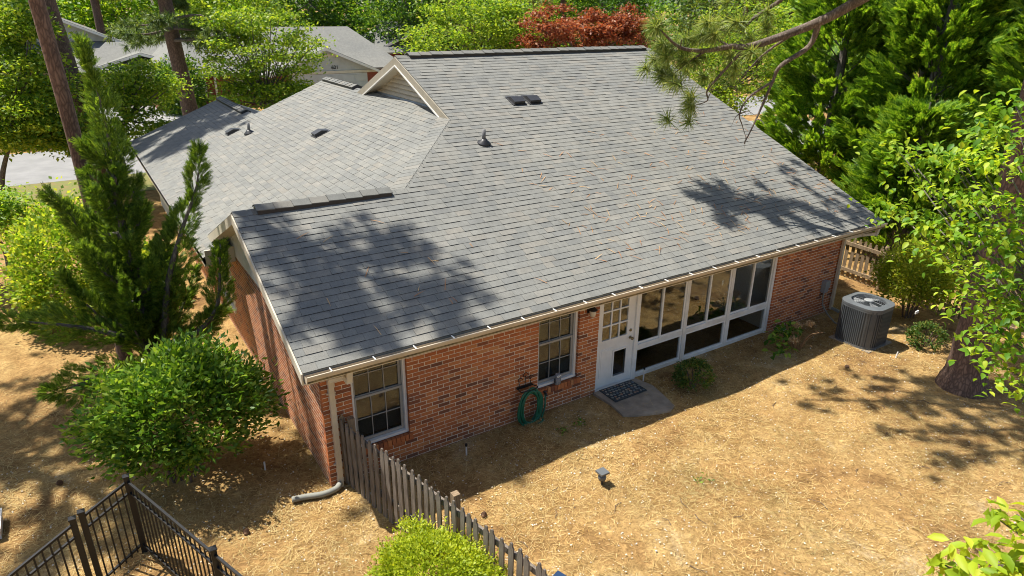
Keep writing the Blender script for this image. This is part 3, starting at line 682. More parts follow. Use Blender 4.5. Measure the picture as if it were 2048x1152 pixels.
# ------------------------------------------------------------------ objects round the house
def ribbed(path, r, n=14, step=0.022):
    P = [Vector(q) for q in path]; out = []; R = []
    for a, b in zip(P[:-1], P[1:]):
        m = max(2, int((b-a).length/step))
        for i in range(m): out.append(a.lerp(b, i/m))
    out.append(P[-1])
    for i in range(len(out)): R.append(r*(1.0 if i % 2 else 0.9))
    return MB().tube(out, R, n)
def arc(pts, n=8):
    """Catmull-Rom through pts"""
    P = [Vector(q) for q in pts]; P = [P[0]*2-P[1]]+P+[P[-1]*2-P[-2]]; out = []
    for i in range(1, len(P)-2):
        for k in range(n):
            t = k/n; a, b, c, d = P[i-1], P[i], P[i+1], P[i+2]
            out.append(0.5*((2*b)+(-a+c)*t+(2*a-5*b+4*c-d)*t*t+(-a+3*b-3*c+d)*t**3))
    out.append(P[-2]); return out
o = ribbed(arc([(0.11, -0.09, 0.06), (0.02, -0.16, 0.045), (-0.18, -0.17, 0.04), (-0.4, -0.1, 0.04), (-0.6, -0.06, 0.045)], 5), 0.046).build('drain_pipe', M['drainpipe'], None, True)
tag(o, 'short corrugated drain pipe lying at the foot of the left downspout', 'pipe')

# concrete step and doormat
o = MB().slab([(4.95, -0.02, 0.03), (5.98, -0.03, 0.03), (6.08, -0.4, 0.028), (6.02, -0.72, 0.026), (5.93, -1.12, 0.02), (5.75, -1.2, 0.016), (5.5, -1.14, 0.016), (5.28, -1.05, 0.014), (5.1, -0.98, 0.016), (4.93, -0.88, 0.018), (4.98, -0.5, 0.026)], 0.12).build('concrete_slab', M['concrete'])
tag(o, 'worn concrete slab on the ground in front of the white door', 'slab')
dm = MB().slab([(5.08, -0.03, 0.045), (5.84, -0.04, 0.045), (5.85, -0.49, 0.045), (5.08, -0.50, 0.045)], 0.012).build('doormat', simple('slate rubber', (0.03, 0.042, 0.05), None, 9, 0.7))
tag(dm, 'dark doormat with pebble pattern on the concrete slab by the door', 'doormat')
pm = [simple('mat pebble', c, None, 9, 0.8) for c in ((0.32, 0.29, 0.24), (0.2, 0.22, 0.2), (0.3, 0.2, 0.14), (0.12, 0.16, 0.19))]
for i in range(10):
    for j in range(6):
        q = MB().lathe([(0.03, 0), (0.026, 0.004), (0.01, 0.006)], (0, 0, 0), 7, 1.0, 0.8).build('pebble', random.choice(pm), dm)
        q.location = (5.13+i*0.072+random.uniform(-.012, .012)+(0.03 if j % 2 else 0), -0.07-j*0.073+random.uniform(-.01, .01), 0.045); q.rotation_euler = (0, 0, random.uniform(0, 3)); q.scale = (random.uniform(.8, 1.15),)*2+(1,)

# hose on an iron hook
rk = empty('hose_hanger', (3.42, -0.03, 0.66)); tag(rk, 'scrolled black iron hose hanger fixed to the brick wall', 'hose hanger')
bp_ = MB().box(-0.16, 0.16, 0.0, 0.02, -0.04, 0.0).build('back_plate', M['black_metal'], rk)
for cxx, cz, r0 in ((-0.11, 0.13, 0.055), (0.0, 0.2, 0.06), (0.11, 0.13, 0.055)):
    pth = [(cxx+(r0-0.004*k)*math.cos(k*0.55), -0.005, cz+(r0-0.004*k)*math.sin(k*0.55)) for k in range(13)]
    MB().tube(pth+[], 0.007, 6).build('scroll', M['black_metal'], rk, True)
    MB().tube([(cxx, -0.005, 0), (cxx*1.0, -0.005, cz-r0)], 0.007, 6).build('stem', M['black_metal'], rk)
MB().tube(arc([(-0.15, 0, -0.02), (-0.15, -0.16, 0.0), (0.15, -0.16, 0.0), (0.15, 0, -0.02)], 5), 0.009, 6).build('hook', M['black_metal'], rk)
hs = empty('garden_hose', (3.45, -0.1, 0.3)); tag(hs, 'coiled dark green garden hose hanging on the brick wall', 'hose')
for k in range(8):
    rw = 0.19+0.012*math.sin(k*2.1)+0.012*(k % 3); rh = 0.33+0.03*math.cos(k*1.7); pts = []
    for i in range(26):
        a = 2*PI*i/26
        pts.append((rw*math.cos(a)*(1+0.06*math.sin(2*a+k))+0.012*k-.03, -0.04+0.02*((k % 3)-1)+0.012*math.sin(a+k), rh*math.sin(a)-0.03*(k % 2)+0.02*math.sin(3*a+k)-0.02))
    MB().tube(pts+[pts[0]], 0.0165, 7, False).build('hose_loop', M['hose'], hs, True)
MB().tube(arc([(0.15, -0.05, -0.2), (0.22, -0.04, -0.38), (0.33, -0.02, -0.15), (0.37, 0.02, 0.02), (0.38, 0.05, 0.08)], 6), 0.0165, 7).build('hose_end', M['hose'], hs, True)
MB().tube(arc([(-0.1, -0.05, -0.3), (-0.02, -0.1, -0.36), (0.16, -0.16, -0.31), (0.25, -0.1, -0.3)], 6), 0.0165, 7).build('hose_end', M['hose'], hs, True)
fc = MB().tube([(3.83, 0.0, 0.40), (3.83, -0.09, 0.40), (3.83, -0.11, 0.36)], 0.018, 8).tube([(3.79, -0.06, 0.43), (3.87, -0.06, 0.43)], 0.012, 8).build('hose_tap', M['dark_metal'], None, True)
tag(fc, 'small dark outdoor tap on the brick wall right of the hose', 'tap')

# owl ornament on the second window sill
ow = empty('owl_ornament', (4.12, -0.015, 0.465)); tag(ow, 'small grey owl ornament standing on the right brick window sill', 'ornament')
ogrey = simple('owl grey', (0.3, 0.3, 0.31), (0.13, 0.13, 0.14), 40, 0.6)
MB().lathe([(0.045, 0), (0.06, 0.02), (0.066, 0.07), (0.058, 0.12), (0.045, 0.14)], (0, 0, 0), 14, 1, 0.8).build('body', ogrey, ow, True)
hd = MB().lathe([(0.04, 0.13), (0.054, 0.15), (0.055, 0.185), (0.042, 0.21), (0.015, 0.218)], (0, 0, 0), 14, 1, 0.85).build('head', ogrey, ow, True)
for s in (-1, 1):
    MB().lathe([(0.022, 0), (0.02, 0.008), (0.01, 0.01)], (0, 0, 0), 10).build('eye', M['white'], hd).matrix_basis = Matrix.Translation((s*0.022, -0.042, 0.178)) @ Matrix.Rotation(rad(80), 4, 'X')
    MB().lathe([(0.008, 0), (0.007, 0.003)], (0, 0, 0), 8).build('pupil', M['black_metal'], hd).matrix_basis = Matrix.Translation((s*0.02, -0.054, 0.178)) @ Matrix.Rotation(rad(80), 4, 'X')
    MB().lathe([(0.016, 0), (0.012, 0.02), (0.002, 0.035)], (s*0.034, 0, 0.2), 6).build('ear_tuft', ogrey, hd)
    MB().lathe([(0.012, 0.03), (0.03, 0.06), (0.025, 0.11), (0.008, 0.13)], (s*0.055, 0.0, 0), 8, 0.5, 0.9).build('wing', M['cap_stone'], ow, True)

# air conditioner
ac = empty('air_conditioner', (11.2, -1.35, 0.0), rad(2)); tag(ac, 'dark grey air conditioner unit standing on a pad beside the house', 'air conditioner')
def rsq(h, c, n=6):
    out = []
    for sx, sy_, a0 in ((1, 1, 0), (-1, 1, 90), (-1, -1, 180), (1, -1, 270)):
        for k in range(n+1):
            a = rad(a0+90*k/n); out.append((sx*(h-c)+c*math.cos(a), sy_*(h-c)+c*math.sin(a)))
    return out
def rbox(mb, h, c, z0, z1, h2=None):
    P = rsq(h, c); Q = rsq(h2 or h, c); n = len(P); b = len(mb.v)
    mb.v += [(x, y, z0) for x, y in P]+[(x, y, z1) for x, y in Q]
    for i in range(n): j = (i+1) % n; mb.f.append((b+i, b+j, b+n+j, b+n+i))
    mb.f.append(tuple(b+n+i for i in range(n))); mb.f.append(tuple(b+i for i in range(n-1, -1, -1)))
    return mb
MB().box(-0.44, 0.46, -0.45, 0.45, -0.04, 0.05).build('pad', M['concrete'], ac)
cab = rbox(MB(), 0.415, 0.26, 0.05, 0.9).build('cabinet', M['ac'], ac)
P = rsq(0.425, 0.265, 8); fins = MB()
for i in range(len(P)):
    a = Vector((*P[i], 0)); b = Vector((*P[(i+1) % len(P)], 0)); L = (b-a).length; m = max(1, round(L/0.042))
    for k in range(m):
        q = a.lerp(b, (k+0.5)/m); t = (b-a).normalized(); nrm = Vector((t.y, -t.x, 0))
        fins.beam(q+Vector((0, 0, 0.09))+nrm*0.004, q+Vector((0, 0, 0.86))+nrm*0.004, 0.022, 0.009, nrm)
tag(fins.build('louvre_fins', M['ac'], cab), kind='stuff')
for a in range(4):
    t = rad(45+90*a); q = 0.415-0.26+0.26*math.cos(rad(45))+0.012
    e = Vector((math.copysign(q, math.cos(t)), math.copysign(q, math.sin(t)), 0))
    MB().beam(e+Vector((0, 0, 0.05)), e+Vector((0, 0, 0.9)), 0.1, 0.01, e).build('corner_panel', M['ac'], ac)
for z0, z1 in ((0.04, 0.09), (0.855, 0.90)): rbox(MB(), 0.435, 0.27, z0, z1).build('band', M['ac_rim'], ac)
rim = MB(); n = 32; P = rsq(0.44, 0.28, 7)
ang = [math.atan2(y, x) for x, y in P]; I = [(0.335*math.cos(a), 0.335*math.sin(a)) for a in ang]; n = len(P)
vs = [(x, y, 0.90) for x, y in P]+[(x, y, 0.945) for x, y in P]+[(x, y, 0.965) for x, y in I]+[(x*.98, y*.98, 0.86) for x, y in I]
fs = []
for k in range(3):
    for i in range(n): j = (i+1) % n; fs.append((k*n+i, k*n+j, (k+1)*n+j, (k+1)*n+i))
rim.add(vs, fs).build('top_rim', M['ac_rim'], ac)
MB().lathe([(0.33, 0.902), (0.33, 0.905)], (0, 0, 0), 24).build('fan_well', M['black_metal'], ac)
gr = MB()
for r in (0.12, 0.165, 0.21, 0.25, 0.29, 0.325):
    gr.tube([(r*math.cos(2*PI*k/28), r*math.sin(2*PI*k/28), 0.955+0.02*(1-r/0.33)) for k in range(29)], 0.0035, 5, False)
for k in range(8): gr.tube([(0.09*math.cos(k*PI/4), 0.09*math.sin(k*PI/4), 0.972), (0.332*math.cos(k*PI/4), 0.332*math.sin(k*PI/4), 0.955)], 0.004, 5)
gr.build('fan_grille', M['ac_rim'], ac)
MB().lathe([(0.09, 0.955), (0.09, 0.975), (0.07, 0.985)], (0, 0, 0), 18).build('motor_cap', M['boxgrey'], ac)
for k in range(3):
    a0 = 2*PI*k/3; pts = [(r*math.cos(a0+d), r*math.sin(a0+d), 0.925+h) for r, d, h in ((0.06, -0.35, .015), (0.29, -0.38, .02), (0.3, 0.35, -.012), (0.06, 0.4, -.012))]
    MB().slab(pts, 0.006).build('fan_blade', M['boxgrey'], ac)
MB().box(-0.42, -0.40, -0.2, -0.08, 0.7, 0.76).build('badge', M['white'], ac).matrix_basis = Matrix.Translation((0.55, -0.28, 0.05)) @ Matrix.Rotation(rad(90), 4, 'Z')

# solar lantern, stakes, odds and ends
sl_ = empty('garden_lantern', (3.44, -2.1, -0.01)); tag(sl_, 'small square topped solar lantern standing in the sunny pine straw', 'lantern')
MB().lathe([(0.018, 0), (0.018, 0.08), (0.05, 0.09), (0.05, 0.1)], (0, 0, 0), 10).build('stake', M['cap_stone'], sl_)
MB().lathe([(0.05, 0.10), (0.066, 0.125), (0.062, 0.16), (0.04, 0.185)], (0, 0, 0), 12).build('body', M['ac_rim'], sl_, True)
MB().box(-0.05, 0.05, -0.05, 0.05, 0.185, 0.215).box(-0.075, 0.075, -0.075, 0.075, 0.215, 0.245).build('cap', M['ac_rim'], sl_)
def stake(x, y, h, label, cap=False, tilt=0.0, r=0.014):
    e = empty('marker_stake', (x, y, -0.03)); e.rotation_euler = (0, tilt, 0); tag(e, label, 'stake')
    MB().tube([(0, 0, 0), (0, 0, h)], r, 8).build('shaft', M['pvc'], e)
    if cap: MB().tube([(0, 0, h), (0, 0, h+0.04)], r*1.5, 8).build('cap', M['black_metal'], e)
stake(-0.73, 0.92, 0.16, 'white plastic stake in the shade between the leafy shrub and the side wall')
stake(2.08, -0.38, 0.18, 'white riser with black cap near the wall below the left window', True)
stake(6.1, -0.12, 0.26, 'white stake with black cap between the doormat and the sunroom', True)
stake(11.08, -2.21, 0.19, 'leaning white stake in front of the air conditioner', False, 0.25)
stake(10.2, -0.16, 0.1, 'stubby white pipe end at the wall behind the dry flowers', False, 1.2, 0.04)
wb = MB().box(-4.45, -4.08, 1.3, 1.75, -0.03, 0.1).box(-4.47, -4.06, 1.28, 1.77, 0.1, 0.14).build('white_box', M['pvc']); tag(wb, 'low white utility box at the left edge of the yard', 'box')
bl = MB().slab([(1.24, -3.72, 0.64), (1.46, -3.66, 0.68), (1.6, -4.1, 0.68), (1.36, -4.2, 0.64)], 0.04).box(1.36, 1.42, -3.95, -3.88, -0.03, 0.64).build('blue_panel', M['blue']); tag(bl, 'dark blue panel on a post behind the picket fence at the bottom edge', 'panel')

# grey wooden picket fence running away from the house corner
pf = empty('picket_fence', (0.3, -0.1, 0)); tag(pf, 'weathered grey wooden picket fence running from the house corner to the yard', 'fence')
pf.location = (0, 0, 0)
def fline(y): return 0.235+0.222*(-y)
fdir = Vector((-0.222, 1, 0)).normalized(); fn = Vector((1, 0.222, 0)).normalized()
def picket_mesh(name, h, wd, th, mat):
    a = wd/2; pr_ = [(-a, 0), (a, 0), (a, h-0.07), (a*0.55, h-0.045), (a*0.55, h-0.012), (a*0.3, h), (-a*0.3, h), (-a*0.55, h-0.012), (-a*0.55, h-0.045), (-a, h-0.07)]
    return MB().slab([(0, u, z) for u, z in pr_], th, (1, 0, 0)).mesh(name, mat)
pk = picket_mesh('picket', 1.17, 0.075, 0.02, M['wood'])
y = -0.06; rz = math.atan2(0.222, 1)
while y > -5.2:
    o = link('picket', pk, pf); o.location = (fline(y)-0.03, y, -0.04+random.uniform(-.02, .012)); o.rotation_euler = (random.uniform(-.02, .02), random.uniform(-.012, .012), rz+random.uniform(-.05, .05)); o.scale = (1, random.uniform(.92, 1.06), random.uniform(.985, 1.01)); y -= 0.134
for z in (0.25, 0.93):
    MB().beam((fline(-0.03)+0.03, -0.03, z), (fline(-5.2)+0.03, -5.2, z), 0.035, 0.085).build('rail', M['wood'], pf)
for y in (-0.1, -2.35, -4.6):
    MB().box(fline(y)+0.05, fline(y)+0.14, y-0.045, y+0.045, -0.1, 1.12).build('post', M['wood_tan'], pf)
# short stub of fence against the wall
MB().slab([(0.2, -0.02, 0.0), (0.28, -0.02, 0.0), (0.28, -0.02, 1.12), (0.24, -0.02, 1.18), (0.2, -0.02, 1.12)], 0.02, (0, -1, 0)).build('picket', M['wood_tan'], pf)

# black metal fence, bottom left
bf = empty('metal_fence', (0, 0, 0)); tag(bf, 'black metal fence with square capped posts and a gate at the lower left', 'fence')
def post_at(x, y, h=1.18, w=0.062):
    po = MB().box(x-w/2, x+w/2, y-w/2, y+w/2, -0.1, h).build('post', M['black_metal'], bf)
    q = w/2+.008
    MB().add([(x-q, y-q, h), (x+q, y-q, h), (x+q, y+q, h), (x-q, y+q, h), (x-q, y-q, h+.015), (x+q, y-q, h+.015), (x+q, y+q, h+.015), (x-q, y+q, h+.015), (x, y, h+.04)], [(3, 2, 1, 0), (0, 1, 5, 4), (1, 2, 6, 5), (2, 3, 7, 6), (3, 0, 4, 7), (4, 5, 8), (5, 6, 8), (6, 7, 8), (7, 4, 8)]).build('post_cap', M['black_metal'], po)
upk = MB().box(-0.009, 0.009, -0.009, 0.009, 0.06, 1.10).mesh('picket', M['black_metal'])
def run(a, b, gap=0.1):
    a = Vector((*a, 0)); b = Vector((*b, 0)); d = b-a; L = d.length
    for z, h in ((1.105, 0.03), (0.94, 0.026), (0.12, 0.026)): MB().beam(a+Vector((0, 0, z)), b+Vector((0, 0, z)), 0.028, h).build('rail', M['black_metal'], bf)
    m = int(L/gap)
    for k in range(1, m):
        q = a.lerp(b, k/m); o = link('picket', upk, bf); o.location = (q.x, q.y, 0)
C0 = (-2.5, 0.02); post_at(*C0)
g1 = (-3.0, -0.42); post_at(*g1); post_at(-3.09, -0.5); run(C0, g1, 0.095); run((-3.1, -0.51), (-4.3, -1.6)); post_at(-4.3, -1.6)
r1 = (-1.83, -1.84); post_at(*r1); run(C0, r1, 0.1); run(r1, (-1.1, -3.85)); post_at(-1.1, -3.85)

# tan wooden fence on the right
tf = empty('picket_fence', (0, 0, 0)); tag(tf, 'tan wooden picket fence beyond the air conditioner on the right', 'fence')
tp = picket_mesh('picket', 1.12, 0.085, 0.02, M['wood_tan'])
def tfx(y): return 14.35+0.06*(y-0.15)
y = 2.6
while y > -5.2:
    if abs(y-0.1) > 0.07:
        o = link('picket', tp, tf); o.location = (tfx(y)+0.03, y, random.uniform(-.03, .0)); o.rotation_euler = (random.uniform(-.02, .02), 0, 0)
    y -= 0.155
for z in (0.22, 0.93): MB().beam((tfx(2.6), 2.6, z), (tfx(-5.2), -5.2, z), 0.04, 0.09).build('rail', M['wood_tan'], tf)
for y in (2.35, 0.1, -2.0, -4.2): MB().tube([(tfx(y)-0.05, y, -0.1), (tfx(y)-0.05, y, 1.15), (tfx(y)-0.05, y, 1.19)], [0.055, 0.052, 0.03], 10).build('post', M['wood_tan'], tf)

# ------------------------------------------------------------------ foliage generators
def unit(a): return a/np.maximum(np.linalg.norm(a, axis=-1, keepdims=True), 1e-9)
LEAF4 = (np.array([[0, 0, 0], [0.45, 0.5, 0.06], [1, 0, -0.12], [0.45, -0.5, 0.06]]), np.array([[0, 1, 2, 3]]))
LEAF6 = (np.array([[0, 0, 0], [0.3, 0.42, 0.07], [0.68, 0.4, 0.03], [1, 0, -0.22], [0.68, -0.4, 0.03], [0.3, -0.42, 0.07], [0.33, 0, -0.02], [0.68, 0, -0.07]]),
         np.array([[0, 6, 1, 1], [6, 7, 2, 1], [7, 3, 2, 2], [0, 5, 6, 6], [6, 5, 4, 7], [7, 4, 3, 3]]))
def frond_template(nl=7, ang=38, wl=0.30):
    V = []; Fc = []
    def q(p, d, L, wd):
        b = len(V); s = np.array([-d[1], d[0], 0])*wd
        V.extend([p, p+d*L*0.45+s, p+d*L, p+d*L*0.45-s]); Fc.append([b, b+1, b+2, b+3])
    q(np.array([0., 0, 0]), np.array([1., 0, 0]), 1.0, 0.05)
    for i in range(nl):
        t = 0.12+0.8*i/nl
        for s in (1, -1):
            a = rad(ang)*s; L = wl*(1-0.65*t)+0.06
            q(np.array([t, 0, -0.05*t]), np.array([math.cos(a), math.sin(a), 0.0]), L*1.25, 0.045)
    return np.array(V), np.array(Fc)
FROND = frond_template(); SPIKE = frond_template(4, 30, 0.42)
def place(tmpl, c, d, nrm, L, W=None, H=None):
    """instances of a template baked into arrays: axis d, face normal nrm"""
    V0, F0 = tmpl; N = len(c); L = np.broadcast_to(L, (N,)); W = L if W is None else np.broadcast_to(W, (N,)); H = L if H is None else H
    d = unit(d); sd = unit(np.cross(nrm, d)); up = np.cross(d, sd)
    V = c[:, None]+d[:, None]*(V0[None, :, 0, None]*L[:, None, None])+sd[:, None]*(V0[None, :, 1, None]*W[:, None, None])+up[:, None]*(V0[None, :, 2, None]*L[:, None, None])
    F = (F0[None]+(np.arange(N)*len(V0))[:, None, None]).reshape(-1, F0.shape[1])
    return V.reshape(-1, 3), F
def fix_tris(F):
    """rows whose last two indices agree are triangles"""
    if F.shape[1] < 4: return F
    t = F[:, 2] == F[:, 3]
    if not t.any(): return F
    return [F[~t], F[t][:, :3]]
def rv(n): return unit(RNG.normal(size=(n, 3)))
def leaves(c, size, mat, name='foliage', parent=None, tmpl=LEAF4, up=0.6, asp=0.55, jit=0.3, droop=0.0, outward=None):
    n = len(c)
    d = rv(n); d[:, 2] = d[:, 2]*0.5-droop
    if outward is not None: d = d+outward
    d = unit(d); nr = unit(rv(n)*(1-up)+np.array([0, 0, up]))
    s = size*RNG.uniform(1-jit, 1+jit, n)
    V, F = place(tmpl, c, d, nr, s, s*asp)
    return link(name, np_mesh(name, V, fix_tris(F), mat), parent)
def clumps(centers, per, spread):
    n = len(centers); c = np.repeat(centers, per, 0)
    return c+RNG.normal(size=c.shape)*np.asarray(spread)
def shell(n, c, r, inner=0.55, lo=-0.6):
    """points filling the outer part of an ellipsoid"""
    out = []
    while sum(map(len, out)) < n:
        u = rv(n*2); u = u[u[:, 2] > lo]; out.append(u*(RNG.uniform(inner**3, 1, len(u))**(1/3))[:, None])
    return np.concatenate(out)[:n]*np.asarray(r)+np.asarray(c)
def limbs(mb, root, targets, r0, r1=0.01, sag=0.15, n=6):
    for t in targets:
        a = Vector(root); b = Vector(t); m = a.lerp(b, 0.5)+Vector((random.uniform(-.1, .1), random.uniform(-.1, .1), random.uniform(-.02, sag)))*((b-a).length*0.3)
        P = arc([a, m, b], 4); mb.tube(P, [r0+(r1-r0)*i/(len(P)-1) for i in range(len(P))], n)

def shrub(name, label, c, r, n, size, mat, cat='shrub', lump=0.18, tmpl=LEAF4, up=0.35, asp=0.5, stems=6, inner=0.5, lo=-0.55, ncl=60, group=None, droop=0.0, lobes=0):
    e = empty(name, (c[0], c[1], 0)); tag(e, label, cat, group)
    cc = shell(ncl, (0, 0, c[2]), r, inner, lo)
    if lobes:       # uneven outline: knobs and long shoots standing out of the main mass
        R_ = np.asarray(r); cc = cc*np.array([.86, .86, .86])+np.array([0, 0, .14*c[2]*.6])
        for u in shell(lobes, (0, 0, 0), (1, 1, 1), 0.8, -0.15): cc = np.concatenate([cc, shell(max(6, ncl//lobes//2), u*R_*0.82+np.array([0, 0, c[2]]), R_*RNG.uniform(.2, .42), 0.3, -0.8)])
        sh_ = shell(lobes*2, (0, 0, 0), (1, 1, 1), 0.9, 0.0)
        cc = np.concatenate([cc]+[u*R_*k+np.array([0, 0, c[2]+0.08*r[2]*k]) for u in sh_[:, None] for k in (0.96, 1.03)])
    pts = clumps(cc, max(1, n//len(cc)), np.asarray(r)*lump)
    pts = pts[pts[:, 2] > 0.02]
    ow = unit(pts-np.array([0, 0, c[2]-r[2]*0.4]))
    leaves(pts, size, mat, 'foliage', e, tmpl, up, asp, 0.35, droop, ow*0.9)
    mb = MB()
    for k in range(stems):
        a = 2*PI*k/stems+random.uniform(-.3, .3); q = 0.08+0.1*random.random()
        mb.tube([(q*math.cos(a)*r[0], q*math.sin(a)*r[1], -0.05), (0.3*math.cos(a)*r[0], 0.3*math.sin(a)*r[1], c[2]*0.7), (0.55*math.cos(a)*r[0], 0.55*math.sin(a)*r[1], c[2]+r[2]*0.4)], [0.02, 0.013, 0.006], 6)
    mb.build('stems', M['twig'], e)
    return e

shrub('privet_shrub', 'big rounded green leafy shrub left of the house behind the black fence', (-1.76, 1.42, 1.08), (1.22, 1.08, 0.94), 17000, 0.1, M['privet'], lump=0.1, ncl=170, lobes=13, asp=0.42, inner=0.55, stems=12, tmpl=LEAF4, up=0.3)
shrub('boxwood_shrub', 'clipped bright yellow green dome shaped shrub beside the picket fence at the bottom', (0.27, -2.95, 0.46), (0.72, 0.88, 0.54), 30000, 0.042, M['boxwood'], lump=0.055, ncl=1300, lobes=14, inner=0.85, asp=0.5, up=0.3)
shrub('low_shrub', 'small round green shrub growing between the door slab and the sunroom', (6.78, -0.75, 0.2), (0.37, 0.33, 0.26), 2600, 0.05, M['bush'], lump=0.1, ncl=120, inner=0.8)
shrub('low_shrub', 'small low green shrub near the pine trunk right of the air conditioner', (12.25, -2.2, 0.2), (0.4, 0.33, 0.24), 1700, 0.06, M['bush'], lump=0.12, ncl=80, inner=0.8)
shrub('yellow_shrub', 'loose yellow green shrub between the air conditioner and the tan fence', (13.4, -1.15, 0.95), (0.8, 0.72, 0.75), 11000, 0.08, M['yellowbush'], lump=0.16, ncl=170, asp=0.42, stems=9)
shrub('yellow_shrub', 'yellow green shrub seen past the right downspout against the tan fence', (13.45, 1.5, 0.85), (0.38, 0.42, 0.55), 3600, 0.08, M['yellowbush'], lump=0.16, ncl=70)
# vine covered mound and small tree at left
shrub('vine_mound', 'tall vine covered mound with sunlit leaves behind the juniper', (-2.75, 8.6, 1.15), (1.1, 1.3, 1.45), 17000, 0.085, M['ivy'], lump=0.14, ncl=220, inner=0.75, asp=0.7, lo=-0.8)
shrub('vine_mound', 'low sunlit leafy mound between the juniper and the side wall', (-1.35, 9.2, 0.6), (0.55, 0.8, 0.75), 4500, 0.09, M['ivy'], lump=0.16, ncl=90, inner=0.7, asp=0.7, lo=-0.8)

# hydrangea with dry flower heads
hy = empty('hydrangea', (9.75, -0.85, 0)); tag(hy, 'hydrangea with dried tan flower heads and a few green leaves by the sunroom', 'plant')
mb = MB(); heads = []
for k in range(26):
    a = random.uniform(0, 2*PI); rr = random.uniform(0.15, 0.48); h = random.uniform(0.2, 0.55)
    tip = (rr*math.cos(a), rr*math.sin(a), h); heads.append(tip)
    P = arc([(0.05*math.cos(a), 0.05*math.sin(a), -0.03), (rr*.5*math.cos(a), rr*.5*math.sin(a), h*.7), tip], 3); mb.tube(P, [0.008]*3+[0.005]*(len(P)-3), 5)
mb.build('stems', simple('dry stem', (0.33, 0.2, 0.1), (0.2, 0.12, 0.06), 10, 0.9), hy)
for t in ((0.05, 0.1, 0.5), (0.28, -0.02, 0.52), (-0.33, -0.1, 0.35)):
    leaves(shell(160, t, (0.09, 0.09, 0.06), 0.6, -0.9), 0.035, M['dryflower'], 'flower_head', hy, up=0.3, asp=0.8)
leaves(clumps(np.array([(-0.45, 0.15, 0.25), (-0.3, 0.28, 0.4), (-0.1, 0.2, 0.4), (0.1, 0.2, 0.28), (-0.6, -0.05, 0.15)]), 26, (0.1, 0.09, 0.07)), 0.13, M['privet'], 'foliage', hy, LEAF6, 0.5, 0.55)

# ------------------------------------------------------------------ juniper
def spire(tree_pts, dirs, P, R, dens, rng=RNG):
    """scatter tufts round a poly-curve with radius profile R"""
    P = np.array([tuple(q) for q in arc(P, 8)]); L = np.concatenate([[0], np.cumsum(np.linalg.norm(np.diff(P, axis=0), axis=1))])
    n = int(dens*L[-1]); s = rng.uniform(0, 1, n)*L[-1]
    c = np.stack([np.interp(s, L, P[:, k]) for k in range(3)], 1)
    ax = np.stack([np.interp(np.minimum(s+0.1, L[-1]), L, P[:, k])-np.interp(np.maximum(s-0.1, 0), L, P[:, k]) for k in range(3)], 1)
    r = np.interp(s/L[-1], np.linspace(0, 1, len(R)), R)
    lump = 0.7+0.5*np.sin(s*6.3+rng.uniform(0, 6)+np.arctan2(P[-1, 1]-P[0, 1], 1))*np.sin(s*2.7+1)
    kb = rng.integers(0, 14, n); o = rv(14)[kb]+rv(n)*0.42; o = unit(o-unit(ax)*(o*unit(ax)).sum(1, keepdims=True))
    rr = r*lump*np.sqrt(rng.uniform(0.15, 1, n))
    tree_pts.append(c+o*rr[:, None]); dirs.append(unit(unit(ax)*0.9+o*0.75+np.array([0, 0, 0.25])))
ju = empty('juniper_tree', (-1.75, 4.6, 0)); tag(ju, 'dark green twisted juniper with upright plumes left of the house', 'tree')
ju.location = (0, 0, 0)
JB = Vector((-1.75, 4.55, 0))
def jat(x, y, z): return (x, y, z)
SP = [([(-1.75, 4.6, 0.4), (-1.85, 4.6, 2.2), (-1.75, 4.6, 3.6), (-1.72, 4.6, 5.0), (-1.8, 4.6, 6.05)], [0.32, 0.4, 0.34, 0.28, 0.27, 0.21, 0.04], 520),
      ([(-1.5, 4.3, 1.2), (-1.3, 4.2, 2.1), (-0.95, 4.1, 3.0), (-0.6, 4.05, 3.75), (-0.48, 4.0, 4.4)], [0.28, 0.36, 0.3, 0.2, 0.04], 430),
      ([(-1.9, 4.5, 1.6), (-2.25, 4.5, 2.6), (-2.5, 4.6, 3.4), (-2.75, 4.7, 3.75)], [0.25, 0.26, 0.18, 0.04], 330),
      ([(-1.9, 4.3, 1.0), (-2.6, 4.2, 1.5), (-3.2, 4.1, 1.8), (-3.85, 4.0, 2.05)], [0.28, 0.34, 0.3, 0.1], 380),
      ([(-1.9, 4.0, 0.7), (-2.6, 3.6, 0.9), (-3.0, 3.3, 0.95), (-3.35, 3.1, 1.05)], [0.28, 0.36, 0.3, 0.1], 360),
      ([(-1.5, 4.2, 0.8), (-0.95, 3.9, 1.2), (-0.62, 3.75, 1.7), (-0.5, 3.7, 2.4), (-0.42, 3.75, 2.75)], [0.25, 0.3, 0.24, 0.17, 0.04], 380),
      ([(-1.4, 4.3, 0.9), (-0.8, 4.3, 1.1), (-0.45, 4.2, 1.35)], [0.25, 0.28, 0.08], 340),
      ([(-1.7, 4.2, 0.6), (-1.9, 3.6, 0.7), (-2.3, 3.0, 0.8)], [0.25, 0.32, 0.08], 340)]
jr = np.random.default_rng(5)
for q in range(26):             # side plumes up the stem, longest low down
    z = 0.7+3.6*(q/26)**1.35; a = q*2.4+jr.uniform(-.4, .4); l = (1.5-0.27*z)*jr.uniform(.7, 1.15); ca, sa = math.cos(a), math.sin(a)
    if l < 0.25: l = 0.3
    SP.append(([(-1.8, 4.6, z), (-1.8+ca*l*.45, 4.6+sa*l*.45, z+l*.35), (-1.8+ca*l*.75, 4.6+sa*l*.75, z+l*.95)], [0.08+.04*l, 0.11+.09*l, 0.1+.06*l, 0.03], 330))
tp_, td_ = [], []
mb = MB().tube([JB+Vector((0, 0, -.1)), JB+Vector((-.05, 0, 1.0)), JB+Vector((-.08, 0.05, 2.4)), JB+Vector((0, 0.05, 4.2))], [0.17, 0.13, 0.09, 0.03], 9)
